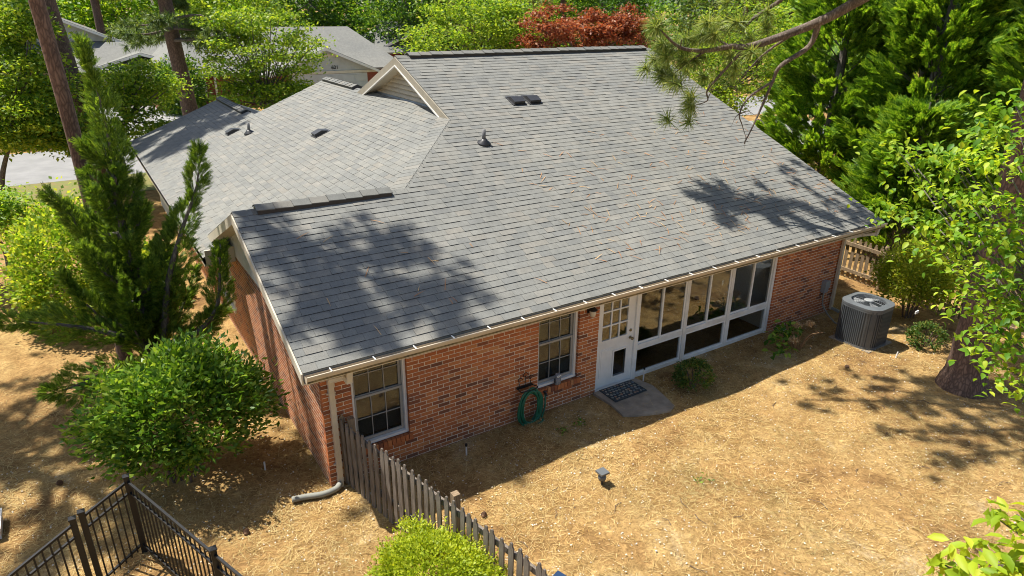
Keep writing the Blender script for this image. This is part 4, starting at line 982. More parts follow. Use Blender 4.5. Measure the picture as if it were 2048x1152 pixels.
for P, R, dn in SP:
    spire(tp_, td_, P, R, dn)
    A = arc([JB+Vector((0, 0, 0.25))]+[Vector(q) for q in P], 3)[:-2]; mb.tube(A, [0.07*(1-i/len(A))+0.008 for i in range(len(A))], 6)
mb.build('trunk', M['grey_bark'], ju)
c = np.concatenate(tp_); d = np.concatenate(td_); d = unit(d+rv(len(d))*0.35)
V, F = place(SPIKE, c, d, rv(len(c)), RNG.uniform(0.11, 0.2, len(c)), RNG.uniform(0.1, 0.16, len(c)))
link('foliage', np_mesh('foliage', V, F, M['juniper']), ju)
# ------------------------------------------------------------------ pines
NEEDLE = (np.array([[0, -0.5, 0], [0, 0.5, 0], [0.55, 0.42, -0.03], [0.55, -0.42, -0.03], [1, 0, -0.16]]), np.array([[0, 1, 2, 3], [3, 2, 4, 4]]))
def tufts(centers, axes, per, length, width, mat, parent, name='needles', fan=0.9, droop=0.45):
    n = len(centers); c = np.repeat(np.asarray(centers, float), per, 0); ax = np.repeat(unit(np.asarray(axes, float)), per, 0)
    back = RNG.uniform(0, 0.45, len(c))
    c = c-ax*(back*length*0.9)[:, None]
    d = unit(ax*RNG.uniform(0.1, 1.0, (len(c), 1))+rv(len(c))*fan); d[:, 2] -= droop*RNG.uniform(0.3, 1, len(c))
    V, F = place(NEEDLE, c, d, rv(len(c))+np.array([0, 0, 1.2]), length*RNG.uniform(0.65, 1.1, len(c)), width)
    return link(name, np_mesh(name, V, fix_tris(F), mat), parent)
def pine(name, label, path, radii, limbs_=(), needle_c=None, needle_ax=None, per=40, nl=0.25, nw=0.008, mat='pine', bark='pine_bark', group=None, ns=12):
    e = empty(name, tuple(path[0][:2])+(0,)); e.location = (0, 0, 0); tag(e, label, 'tree', group)
    P = arc(path, 6); R = np.interp(np.linspace(0, 1, len(P)), np.linspace(0, 1, len(radii)), radii)
    R = [r*random.uniform(.97, 1.03) for r in R]
    MB().tube(P, R, ns).build('trunk', M[bark], e, True)
    if len(limbs_):
        for A, r0 in limbs_:
            A = arc(A, 5); MB().tube(A, [r0*(1-0.85*i/(len(A)-1)) for i in range(len(A))], 8).build('branch', M['branch'], e, True)
    if needle_c is not None: tufts(needle_c, needle_ax, per, nl, nw, M[mat], e)
    return e
def random_crown(base, z0, z1, r, nlimb, ntuft, rng=RNG, bias=None):
    """limbs and tufts for a pine crown round base=(x,y)"""
    L = []; C_ = []; A_ = []
    for k in range(nlimb):
        a = rng.uniform(0, 2*PI) if bias is None else bias+rng.normal()*0.6
        z = rng.uniform(z0, z1); q = r*rng.uniform(0.6, 1.05)*(1-0.5*(z-z0)/(z1-z0+.01))
        d = np.array([math.cos(a), math.sin(a), 0]); b = np.array([base[0], base[1], z])
        P = [b, b+d*q*0.5+np.array([0, 0, 0.25*q*rng.uniform(-.4, .6)]), b+d*q+np.array([0, 0, 0.35*q*rng.uniform(-.6, .5)])]
        L.append(([tuple(x) for x in P], 0.03+0.018*q))
        t = np.sqrt(rng.uniform(0.12, 1, ntuft))[:, None]; m = P[0]*(1-t)**2+2*P[1]*t*(1-t)+P[2]*t*t
        o = rng.normal(size=(ntuft, 3))*np.array([0.22, 0.22, 0.12])*q*0.55
        C_.append(m+o); A_.append(unit(o+d*0.5+np.array([0, 0, 0.35])))
    return L, np.concatenate(C_), np.concatenate(A_)

# the big pine on the right whose limb hangs over the roof
BR = dict(
 main=[(11.28, -3.15, 8.2), (11.25, -1.2, 7.5), (11.33, 0.2, 6.78), (10.9, 0.6, 6.42), (10.34, 1.0, 6.13), (9.73, 1.4, 5.89), (9.52, 1.7, 5.88), (9.02, 1.9, 5.8), (8.39, 2.0, 5.87), (7.9, 2.1, 6.2)],
 b2=[(10.81, 0.65, 6.36), (10.82, 0.8, 5.9), (10.15, 0.9, 5.54), (10.1, 1.0, 5.22), (9.75, 1.0, 4.49), (9.49, 1.0, 4.02)],
 b3=[(10.53, 0.9, 6.2), (10.16, 1.4, 5.7), (9.92, 1.8, 5.05)],
 b4=[(9.68, 1.45, 5.88), (9.47, 1.8, 5.35), (9.31, 2.0, 4.99), (9.34, 2.0, 4.77), (8.88, 2.1, 4.66)],
 b5=[(11.28, -0.6, 7.2), (10.61, 1.2, 7.04), (10.64, 1.5, 6.77), (10.3, 1.8, 6.45), (10.08, 2.0, 6.18), (9.64, 2.2, 6.18)],
 b6=[(10.1, 1.0, 5.22), (9.57, 1.1, 4.94), (9.34, 1.1, 4.62), (9.46, 1.1, 4.39), (9.64, 1.1, 4.11)],
 b7=[(9.02, 1.9, 5.8), (8.68, 2.1, 5.52), (8.45, 2.2, 5.32)],
 b8=[(9.02, 1.9, 5.8), (8.56, 2.3, 5.8), (8.11, 2.4, 5.66)],
 b9=[(9.52, 1.7, 5.88), (9.3, 2.1, 6.05), (8.92, 2.2, 6.04)])
rb = dict(main=0.13, b2=0.065, b3=0.035, b4=0.035, b5=0.07, b6=0.028, b7=0.028, b8=0.03, b9=0.025)
LB = [(v, rb[k]) for k, v in BR.items()]
for k in range(16):     # bare twigs
    q = BR[random.choice(['main', 'b2', 'b3', 'b4', 'b6'])]; i = random.randrange(2, len(q)); a = np.array(q[i]); d = rv(1)[0]*np.array([1, 1, .8])
    if a[2] > 6.6: continue
    LB.append(([tuple(a), tuple(a+d*0.18+np.array([0, 0, .05])), tuple(a+d*0.34+np.array([0, 0, -.02]))], 0.013))
TF = np.array([(7.68, 2.1, 6.34), (8.37, 2.2, 5.95), (8.04, 2.4, 5.66), (8.38, 2.2, 5.33), (9.63, 2.2, 6.35), (8.98, 2.0, 5.69), (8.89, 2.1, 4.86), (9.12, 2.0, 5.29), (10.48, 1.7, 6.36), (10.08, 2.0, 6.28), (9.26, 2.2, 6.18), (8.62, 2.2, 5.61), (8.88, 2.1, 4.68), (8.19, 2.3, 5.42), (9.53, 1.7, 5.71), (8.92, 2.2, 6.04), (8.0, 2.2, 5.95), (8.55, 2.1, 5.2), (9.35, 2.1, 6.3), (9.8, 2.1, 6.2), (10.3, 1.9, 6.0), (8.7, 2.2, 5.85), (8.25, 2.25, 5.7)])
TC = np.concatenate([TF, TF+RNG.normal(size=TF.shape)*0.2, TF[:16]+RNG.normal(size=(16, 3))*np.array([.35, .25, .22])+np.array([.15, 0, .05])]); TA = unit(np.tile(np.array([-0.55, 0.2, 0.35]), (len(TC), 1))+rv(len(TC))*0.4)
pr_e = pine('pine_tree', 'large pine with thick bark on the right whose limb overhangs the roof',
    [(11.17, -3.48, -0.15), (11.17, -3.47, 0.15), (11.18, -3.46, 0.6), (11.2, -3.4, 3), (11.25, -3.3, 6), (11.3, -3.1, 10), (11.3, -3.0, 15)],
    [0.5, 0.41, 0.33, 0.3, 0.28, 0.25, 0.2], LB, TC, TA, 125, 0.34, 0.0115, 'pine', ns=20)
# upper limbs of the same pine, above the picture, that throw the shade on the yard and the eave
L2 = []; C2 = []; A2 = []
for tip, z in (((5.6, 1.2), 8.2), ((5.9, -0.2), 8.5), ((6.1, -1.3), 8.0), ((8.2, -0.9), 8.6), ((7.0, 0.6), 8.0), ((8.6, -2.0), 7.7), ((10.6, 2.6), 8.2), ((10.2, 3.7), 8.3), ((11.0, 3.4), 7.9), ((10.9, 2.0), 7.8), ((9.3, -2.6), 8.6), ((9.6, 1.0), 9.2), ((8.3, -1.6), 8.1), ((9.8, -1.2), 7.9), ((10.2, -2.0), 8.6), ((9.0, -0.2), 7.8), ((7.4, 1.0), 8.3), ((8.0, 0.2), 8.4), ((9.2, -0.9), 8.2), ((10.0, -1.6), 8.0), ((9.8, 0.2), 8.5)):
    a = np.array([11.28, -3.15, z-0.5]); b = np.array([tip[0], tip[1], z+0.4]); m = (a+b)/2+np.array([0, 0, 0.4])
    L2.append(([tuple(a), tuple(m), tuple(b)], 0.1))
    t = RNG.uniform(0.25, 1.04, 46)[:, None]; q = a*(1-t)**2+2*m*t*(1-t)+b*t*t+RNG.normal(size=(46, 3))*np.array([.26, .26, .14])
    C2.append(q); A2.append(unit(rv(46)+np.array([0, 0, .5])))
for A, r0 in L2:
    A = arc(A, 4); MB().tube(A, [r0*(1-0.8*i/(len(A)-1)) for i in range(len(A))], 7).build('branch', M['branch'], pr_e, True)
tufts(np.concatenate(C2), np.concatenate(A2), 70, 0.27, 0.013, M['pine'], pr_e)

# the tall leaning pine at the left, crown above the picture
L, C_, A_ = random_crown((-2.4, 21.6), 11, 19, 3.9, 34, 34)
pl_e = pine('pine_tree', 'leaning tall pine trunk at the upper left behind the juniper', [(-1.45, 22, -0.1), (-1.55, 22, 1.0), (-1.8, 22.05, 3.4), (-2.12, 22.1, 6.6), (-2.4, 22.1, 11), (-2.7, 22.1, 20)], [0.5, 0.43, 0.41, 0.4, 0.34, 0.12], L, C_, A_, 50, 0.4, 0.03, 'pine', ns=16)
for A, r0 in (([(-1.95, 22.0, 4.9), (-2.6, 21.7, 4.95), (-3.3, 21.6, 5.15)], 0.05), ([(-1.98, 22.0, 5.1), (-2.4, 21.6, 5.4), (-2.7, 21.5, 5.7)], 0.03)):
    A = arc(A, 4); MB().tube(A, [r0*(1-0.7*i/(len(A)-1)) for i in range(len(A))], 6).build('branch', M['grey_bark'], pl_e)
L, C_, A_ = random_crown((2.9, 29.5), 4.6, 8.5, 3.4, 22, 22)
pine('pine_tree', 'straight pine with low dark needle boughs across the road at upper left', [(3.2, 29.8, -0.1), (3.05, 29.8, 2), (2.85, 29.8, 5), (2.7, 29.8, 9)], [0.42, 0.37, 0.34, 0.3], L, C_, A_, 46, 0.42, 0.03, 'pine_dark')
# tall pine beside the juniper: only its crown's shade reaches the picture
L, C_, A_ = random_crown((-2.5, 5.8), 9.8, 15.5, 2.9, 22, 18)
pine('pine_tree', 'slender pine stem rising among the juniper plumes left of the house', [(-2.2, 5.5, -0.1), (-2.15, 5.5, 2), (-2.2, 5.6, 5), (-2.4, 5.8, 10), (-2.6, 5.9, 16)], [0.14, 0.13, 0.12, 0.1, 0.04], L, C_, A_, 60, 0.3, 0.012, 'pine')

L, C_, A_ = random_crown((-7.4, 7.4), 8, 15, 3.8, 26, 22)
pine('pine_tree', 'pine standing just outside the left edge that dapples the left yard', [(-7.4, 7.4, -0.1), (-7.4, 7.4, 8), (-7.4, 7.4, 16)], [0.25, 0.2, 0.06], L, C_, A_, 60, 0.3, 0.014, 'pine')

# ------------------------------------------------------------------ cypresses on the right
def cypress(label, base, h, r, n, seed):
    rg = np.random.default_rng(seed); e = empty('cypress_tree', (base[0], base[1], 0)); tag(e, label, 'tree', 'cypresses beyond the tan fence')
    # plumes: side shoots leaving the stem, each carrying fronds
    z = h*(1-np.sqrt(rg.uniform(0, 1, n)))*0.97+0.15
    z = np.where(rg.random(n) < 0.3, rg.uniform(0.2, h*0.6, n), z)
    np_ = 300; pa = rg.uniform(0, 2*PI, np_); pz = rg.uniform(0.0, 0.95, np_)**1.1*h*0.93; pl_ = r*(1-(pz/h)**1.6)**0.8*rg.uniform(0.8, 1.12, np_)+0.2
    k = rg.integers(0, np_, n); t = rg.uniform(0.3, 1, n)**0.6
    dirp = np.stack([np.cos(pa), np.sin(pa), np.full(np_, 0.75)], 1); dirp = unit(dirp+rg.normal(size=dirp.shape)*0.12)
    c = dirp[k]*(pl_[k]*t)[:, None]; c[:, 2] += pz[k]-0.15
    wd = 0.24*(1.2-t)[:, None]; c = c+rg.normal(size=c.shape)*wd*np.array([1, 1, .7])
    c[:, 2] = np.maximum(c[:, 2], 0.1)
    out = c.copy(); out[:, 2] = 0; out = unit(out)
    d = unit(out*0.7+dirp[k]*0.8+np.array([0, 0, 0.35])+rg.normal(size=c.shape)*0.28)
    nr = unit(rg.normal(size=c.shape)+np.array([0, 0, 0.6])+out*0.5)
    V, F = place(FROND, c, d, nr, rg.uniform(0.26, 0.5, n), rg.uniform(0.24, 0.42, n))
    link('foliage', np_mesh('foliage', V, F, M['cypress']), e)
    mb = MB().tube([(0, 0, -0.1), (0, 0, h*0.5), (0, 0, h*0.95)], [0.2, 0.13, 0.02], 8)
    for q in range(0, np_, 4): mb.tube([(0, 0, pz[q]), tuple(dirp[q]*pl_[q]*0.8+np.array([0, 0, pz[q]]))], [0.025, 0.006], 5)
    mb.build('trunk', M['grey_bark'], e)
cypress('bushy cypress nearest the house roof on the right', (18.9, 5.2), 9.0, 2.5, 13500, 1)
cypress('bushy cypress behind the air conditioner, second from the roof', (19.0, 2.3), 9.5, 2.6, 13500, 2)
cypress('bushy cypress at the right edge beyond the pine trunk', (19.2, -0.9), 9.0, 2.5, 11250, 3)
cypress('tall cypress set back behind the others at the upper right', (22.8, 4.6), 11.0, 3.2, 12000, 4)
cypress('small low cypress in front of the row at the right', (16.9, 1.2), 4.6, 1.6, 6300, 5)

# ------------------------------------------------------------------ dogwoods and broadleaf trees
def tree(name, label, base, crown, trunk, leaf, mat, nclump, per, spread, tmpl=LEAF4, asp=0.6, up=0.65, droop=0.15, limb=14, bark='grey_bark', inner=0.35, cat='tree', group=None, lo=-0.8, tr=0.12):
    """crown = list of (centre, radii, share)"""
    e = empty(name, (0, 0, 0)); tag(e, label, cat, group)
    cc = np.concatenate([shell(max(4, int(nclump*s)), c, r, inner, lo) for c, r, s in crown])
    pts = clumps(cc, per, spread)
    leaves(pts, leaf, M[mat], 'foliage', e, tmpl, up, asp, 0.35, droop)
    mb = MB(); P = arc([Vector((*base, -0.1))]+[Vector(q) for q in trunk], 5)
    mb.tube(P, [tr*(1-0.6*i/(len(P)-1)) for i in range(len(P))], 9)
    idx = RNG.choice(len(cc), min(limb, len(cc)), False)
    limbs(mb, trunk[-1], [tuple(cc[i]) for i in idx], tr*0.38, 0.012, 0.25)
    mb.build('trunk', M[bark], e, True); return e
# left, by the road
tree('dogwood_tree', 'broad bright green dogwood at the far left edge by the road', (-4.6, 19.2), [((-3.6, 19, 3.5), (1.6, 1.6, 1.9), 0.7), ((-2.9, 19.2, 5.4), (0.8, 1.2, 1.2), 0.22), ((-2.3, 18.6, 2.5), (0.85, 0.9, 0.7), 0.2)], [(-4.4, 19.2, 1.2), (-3.8, 19.1, 2.6)], 0.13, 'dogwood_y', 150, 150, (0.3, 0.3, 0.11), LEAF4, limb=40, inner=0.3, up=0.5)
tree('dogwood_tree', 'dogwood with a curved grey trunk between the juniper and the garage roof', (-0.95, 21.3), [((0.1, 21.3, 3.7), (1.6, 1.3, 0.9), 0.75), ((-0.9, 20.6, 2.1), (0.65, 0.8, 0.6), 0.12), ((0.3, 20.2, 2.5), (0.9, 0.6, 0.6), 0.16)], [(-0.75, 21.2, 0.9), (-0.95, 21.1, 1.6), (-0.4, 21.1, 2.5)], 0.125, 'dogwood_y', 90, 120, (0.3, 0.3, 0.1), LEAF4, limb=30, inner=0.2, up=0.5)
tree('dogwood_tree', 'open layered yellow green dogwood beyond the garage roof', (6.0, 27.2), [((6.2, 27, 4.3), (3.0, 1.8, 2.1), 0.7), ((6.0, 26.6, 2.3), (2.6, 1.5, 0.9), 0.36)], [(6.0, 27, 1.0), (6.1, 27, 2.0)], 0.15, 'dogwood_y', 125, 130, (0.36, 0.36, 0.1), LEAF4, limb=60, inner=0.25, up=0.5)
tree('dogwood_tree', 'small bright green tree at the left edge above the pine straw', (-4.25, 12.6), [((-4.3, 11.6, 1.75), (0.95, 1.0, 0.75), 1.0)], [(-4.2, 12.5, 0.6), (-4.3, 12.0, 1.2)], 0.1, 'dogwood', 70, 80, (0.2, 0.2, 0.08), LEAF4, limb=12)
# foreground dogwood whose boughs reach into the right of the picture
FD = np.array([(5.32, -4.57, 5.14), (5.29, -4.92, 5.26), (5.22, -5.29, 5.23), (5.15, -5.6, 5.34), (5.17, -4.81, 4.93), (5.05, -5.25, 4.99), (4.89, -5.67, 5.01), (5.37, -4.54, 4.55), (5.1, -5.09, 4.59), (4.96, -5.51, 4.67), (4.71, -5.93, 4.78), (5.18, -5.04, 4.3), (4.87, -5.56, 4.29), (4.62, -5.99, 4.39), (4.85, -5.62, 4.1), (4.5, -6.18, 4.19), (4.78, -5.72, 3.95), (4.52, -6.1, 3.95), (4.45, -6.24, 3.7), (4.35, -6.41, 3.65), (4.6, -5.66, 5.92), (4.7, -5.69, 5.71), (4.91, -5.74, 4.55)])
fd = empty('dogwood_tree', (5.6, -7.4, 0)); fd.location = (0, 0, 0); tag(fd, 'dogwood boughs with large soft green leaves in front of the pine trunk at right', 'tree')
extra = np.array([(5.0+RNG.normal()*.5, -6.9+RNG.normal()*.45, 4.4+RNG.normal()*.6) for _ in range(20)])
allc = np.concatenate([FD, FD+RNG.normal(size=FD.shape)*0.13, extra])
leaves(clumps(allc, 62, (0.17, 0.17, 0.055)), 0.078, M['dogwood'], 'foliage', fd, LEAF6, 0.7, 0.62, 0.3, 0.35)
mb = MB().tube(arc([(5.7, -7.6, -0.1), (5.6, -7.4, 1.5), (5.4, -7.0, 3.0), (5.3, -6.7, 4.2)], 5), [0.12-0.004*i for i in range(16)], 9)
limbs(mb, (5.42, -7.0, 2.9), [tuple(q+np.array([0, 0, -0.05])) for q in allc[:28]], 0.03, 0.006, 0.2); mb.build('trunk', M['grey_bark'], fd, True)
nd = empty('dogwood_tree', (0, 0, 0)); tag(nd, 'near leafy dogwood bough with big yellow green leaves in the bottom right corner', 'tree')
ND = np.array([(0.92, -7.5, 4.53), (0.88, -7.58, 4.62), (0.78, -7.65, 4.63), (0.74, -7.67, 4.56), (0.81, -7.41, 4.23), (0.79, -7.48, 4.35), (0.83, -7.51, 4.39), (0.75, -7.59, 4.43), (0.69, -7.67, 4.49), (0.81, -7.46, 4.21), (0.7, -7.72, 4.49)])
nx_ = np.concatenate([ND, np.array([(1.1+RNG.normal()*.3, -8.6+RNG.normal()*.3, 4.3+RNG.normal()*.3) for _ in range(10)])])
M['dogwood_lit'] = leaf_mat('lit dogwood leaf', (0.2, 0.34, 0.02), (0.36, 0.48, 0.03), (0.52, 0.58, 0.06), 0.5)  # brighter, yellower copy of the dogwood leaf; lit look is in the colour
leaves(clumps(nx_, 13, (0.05, 0.05, 0.03)), 0.088, M['dogwood_lit'], 'foliage', nd, LEAF6, 0.6, 0.5, 0.2, 0.35)
mb = MB().tube(arc([(2.3, -9.9, -0.1), (2.2, -9.7, 1.5), (1.9, -9.3, 3.0), (1.5, -8.8, 3.9)], 5), [0.1-0.004*i for i in range(16)], 8)
limbs(mb, (1.5, -8.8, 3.85), [tuple(q) for q in nx_], 0.02, 0.004, 0.1); mb.build('trunk', M['grey_bark'], nd, True)

# beyond the main ridge
tree('broadleaf_tree', 'bright lime green broadleaf tree behind the main roof ridge', (20, 31), [((19.2, 30, 4.6), (4.0, 2.6, 2.6), 0.7), ((22.5, 30.5, 5.0), (2.4, 2.2, 2.4), 0.3)], [(20, 31, 2), (20, 30.5, 3.5)], 0.2, 'dogwood_y', 260, 60, (0.42, 0.42, 0.16), LEAF4, limb=20, tr=0.2, inner=0.6)
tree('maple_tree', 'red leaved maple behind the roof ridge', (25.5, 26.5), [((24.2, 26, 5.2), (3.8, 2.2, 1.5), 0.75), ((28.2, 26, 5.5), (1.9, 1.5, 1.4), 0.35)], [(25.4, 26.4, 2), (25.2, 26.2, 3.4)], 0.2, 'maple', 84, 120, (0.32, 0.32, 0.12), LEAF4, limb=24, tr=0.18, inner=0.3)
tree('broadleaf_tree', 'airy lime green tree beyond the right end of the roof', (25.5, 15), [((25.5, 14.5, 4.2), (3.2, 2.4, 2.7), 0.8), ((22.8, 14.0, 2.6), (1.8, 1.5, 1.2), 0.3)], [(25.5, 15, 1.5), (25.3, 14.8, 3)], 0.16, 'dogwood_y', 210, 60, (0.38, 0.38, 0.12), LEAF4, limb=30, tr=0.16)
tree('broadleaf_tree', 'leafy green tree behind the hanging pine limb at upper right', (33, 14), [((33, 14, 5), (4, 3, 3.5), 1.0)], [(33, 14, 2), (33, 14, 4)], 0.24, 'dogwood', 170, 60, (0.5, 0.5, 0.2), LEAF4, limb=16, tr=0.2, inner=0.5)
shrub('holly_bush', 'dark round evergreen bush beside the far pine straw path', (4.3, 40.5, 1.5), (1.3, 1.2, 1.7), 4500, 0.2, M['wooddark'], ncl=90, inner=0.7, lo=-0.9)
shrub('garden_bush', 'yellow green bush in front of the garage with the house number', (17.2, 36.6, 0.9), (0.9, 0.8, 0.9), 2400, 0.16, M['dogwood_y'], ncl=60, inner=0.7, lo=-0.9)
shrub('garden_bush', 'bright green bush beside the drive at the far left', (-3.4, 33.0, 1.0), (2.0, 1.4, 1.2), 3600, 0.2, M['dogwood'], ncl=80, inner=0.7, lo=-0.9)
# woodland behind the houses
rg = np.random.default_rng(11)
WT = [(-14, 62, 'dogwood_y', 'bright green woodland tree at the far upper left'), (-6, 66, 'wooddark', 'dark woodland tree behind the left grey house'), (4, 70, 'dogwood', 'woodland tree behind the left house chimney side'),
      (13, 62, 'dogwood_y', 'lime woodland tree left of the numbered house roof'), (21, 66, 'wooddark', 'dark woodland tree above the numbered house roof'), (29, 60, 'wooddark', 'dark leafy tree right of the numbered garage gable'),
      (34, 57, 'wooddark', 'dark leafy tree beside the small brick house'), (45, 62, 'dogwood', 'green woodland tree left of the red maple'), (52, 56, 'wooddark', 'dark woodland tree behind the red maple'), (58, 46, 'pine_dark', 'dark conifer right of the red maple'),
      (64, 40, 'dogwood', 'woodland tree above the hanging pine limb'), (70, 30, 'dogwood_y', 'lime woodland tree behind the cypresses'), (-24, 58, 'dogwood', 'woodland tree beyond the left edge houses')]
for i, (x, y, m, lb) in enumerate(WT):
    h = rg.uniform(9, 12)
    tree('woodland_tree', lb, (x, y), [((x, y, h*0.55), (4.8, 3.6, h*0.48), 0.75), ((x+rg.uniform(-3, 3), y-2, h*0.25), (3.2, 2.2, h*0.22), 0.35)], [(x, y, h*0.3), (x, y, h*0.55)], 0.36, m, 190, 42, (0.75, 0.75, 0.32), LEAF4, limb=10, tr=0.3, inner=0.55, group='trees of the wood behind the houses', up=0.5)
tr_x = [(31.5, 55, 'tall bare trunk in the dark wood right of the numbered house'), (34.8, 58, 'second bare trunk in the dark wood right of the numbered house'), (39, 52, 'leaning pine trunk left of the lime tree top'), (58, 42, 'slim trunk above the hanging pine limb, leftmost'), (60.5, 42.5, 'slim trunk above the hanging pine limb, middle one'), (62.5, 43, 'slim trunk above the hanging pine limb, rightmost'), (47, 58, 'trunk in the wood left of the maple'), (1.5, 60, 'bare trunk behind the left grey house')]
for x, y, lb in tr_x:
    L, C_, A_ = random_crown((x, y), 6, 13, 3.2, 9, 14, rg)
    pine('pine_tree', lb, [(x, y, 0), (x+.1, y, 4), (x+rg.uniform(-.4, .4), y, 9), (x+rg.uniform(-.6, .6), y, 15)], [0.36, 0.32, 0.28, 0.12], L, C_, A_, 30, 0.6, 0.06, 'pine', group='pines of the wood behind the houses')
L, C_, A_ = random_crown((27.5, 44), 2.5, 9, 3.0, 18, 18, rg)
pine('pine_tree', 'pale green young pine left of the lime tree behind the ridge', [(27.5, 44, 0), (27.5, 44, 4), (27.6, 44, 10)], [0.25, 0.22, 0.1], L, C_, A_, 40, 0.5, 0.045, 'pine')
# the wood behind, one mass
N = 900
cc = np.stack([RNG.uniform(-60, 130, N), RNG.uniform(72, 100, N), RNG.uniform(0, 15, N)], 1)
cc[:, 1] -= np.clip((cc[:, 0]-40)*0.55, 0, 60)
o = leaves(clumps(cc, 60, (1.9, 1.5, 1.1)), 0.8, M['wooddark'], 'woodland', None, LEAF4, 0.4, 0.65)
tag(o, 'deep green wood closing the view behind the houses', 'wood', kind='stuff')
N = 160
cc = np.stack([RNG.uniform(-40, -9, N), RNG.uniform(36, 60, N), RNG.uniform(0, 9, N)], 1)
o = leaves(clumps(cc, 60, (1.5, 1.5, 0.6)), 0.4, M['dogwood'], 'thicket', None, LEAF4, 0.5, 0.65)
tag(o, 'leafy thicket beyond the road at the far left', 'thicket', kind='stuff')

N = 520
ux = RNG.uniform(-14, 95, N); cc = np.stack([ux, 69+RNG.uniform(-3, 3, N)-np.clip((ux-33)*0.62, 0, 42), RNG.uniform(0, 6.5, N)], 1)
o = leaves(clumps(cc, 60, (1.2, 1.0, 0.6)), 0.42, M['dogwood'], 'undergrowth', None, LEAF4, 0.45, 0.65)
tag(o, 'green undergrowth along the foot of the wood', 'undergrowth', kind='stuff')

# ------------------------------------------------------------------ houses across the road
def far_house(name, label, x0, x1, y0, y1, ze, pitch, wallmat, front_gable=True, over=0.4):
    e = empty(name, (0, 0, 0)); tag(e, label, 'house')
    xm = (x0+x1)/2; zr_ = ze+pitch*(x1-x0)/2
    MB().box(x0, x1, y0, y1, 0, ze).build('wall', M[wallmat], e)
    MB().slab([(x0-over, y0-over, ze-pitch*over), (xm, y0-over, zr_), (xm, y1+over, zr_), (x0-over, y1+over, ze-pitch*over)], 0.16).build('roof', M['shingle_flat'], e)
    MB().slab([(xm, y0-over, zr_), (x1+over, y0-over, ze-pitch*over), (x1+over, y1+over, ze-pitch*over), (xm, y1+over, zr_)], 0.16).build('roof', M['shingle_flat'], e)
    for a, b in ((x0-over, xm), (x1+over, xm)):
        MB().slab([(a, y0-over-.02, ze-pitch*over-.03), (b, y0-over-.02, zr_-.03), (b, y0-over-.02, zr_-.2), (a, y0-over-.02, ze-pitch*over-.2)], 0.03, (0, 1, 0)).build('rake_board', M['white'], e)
    return e, xm, zr_
def gable_boards(e, x0, x1, y, ze, zr_, mat, step=0.2):
    xm = (x0+x1)/2; z = ze; k = (x1-x0)/2/(zr_-ze)
    while z+step < zr_:
        h0 = (zr_-z)*k; h1 = (zr_-z-step)*k
        MB().add([(xm-h0, y-.03, z), (xm+h0, y-.03, z), (xm+h1, y-.008, z+step), (xm-h1, y-.008, z+step), (xm-h0, y, z), (xm+h0, y, z), (xm+h1, y, z+step), (xm-h1, y, z+step)], BOXF).build('siding_board', M[mat], e); z += step
e, xm, zr_ = far_house('garage_house', 'house with pale siding gable over a wide garage door and black number', 9.7, 17.1, 39.6, 48, 2.3, 0.42, 'red_wall')
gable_boards(e, 9.9, 16.9, 39.58, 2.3, zr_-.1, 'siding_grey')
MB().box(9.7, 17.1, 39.5, 39.6, 2.12, 2.3).build('trim_board', M['cream'], e)
gd = MB().box(10.9, 16.3, 39.52, 39.6, 0.0, 2.1).build('garage_door', M['garage'], e)
for i in range(4):
    for j in range(6): MB().box(11.0+j*.88, 11.8+j*.88, 39.495, 39.52, 0.08+i*.5, 0.5+i*.5).build('door_panel', M['garage'], gd)
MB().box(12.6, 14.2, 39.53, 39.56, zr_-.62, zr_-.42).build('louvre', M['cream'], e)
cu = bpy.data.curves.new('house_number', 'FONT'); cu.body = '601'; cu.size = 0.34; cu.extrude = 0.012; cu.align_x = 'CENTER'
tmp = bpy.data.objects.new('tmp', cu); col.objects.link(tmp); bpy.context.view_layer.update()
me = bpy.data.meshes.new_from_object(tmp.evaluated_get(bpy.context.evaluated_depsgraph_get())); bpy.data.objects.remove(tmp)
me.materials.clear(); me.materials.append(M['black_metal'])
hn = link('house_number', me, e); hn.location = (14.0, 39.53, 2.42); hn.rotation_euler = (rad(90), 0, 0)
# its main body behind
MB().slab([(2.5, 42.0, 2.2), (20.5, 42.0, 2.2), (18, 47.5, 4.9), (6.5, 47.5, 4.9)], 0.16).build('roof', M['shingle_flat'], e)
MB().slab([(20.5, 42, 2.2), (20.5, 53, 2.2), (18, 47.5, 4.9)], 0.16).build('roof', M['shingle_flat'], e); MB().slab([(2.5, 42, 2.2), (6.5, 47.5, 4.9), (2.5, 53, 2.2)], 0.16).build('roof', M['shingle_flat'], e)
MB().box(3.0, 20, 42.5, 52.5, 0, 2.1).build('wall', M['red_wall'], e)
for x in (5.2, 8.0): MB().box(x, x+.9, 42.46, 42.5, 0.7, 1.9).build('window', M['white'], e)
for x in (3.8, 6.6): MB().box(x-.06, x+.06, 41.9, 42.02, 0, 2.1).build('porch_post', M['white'], e)
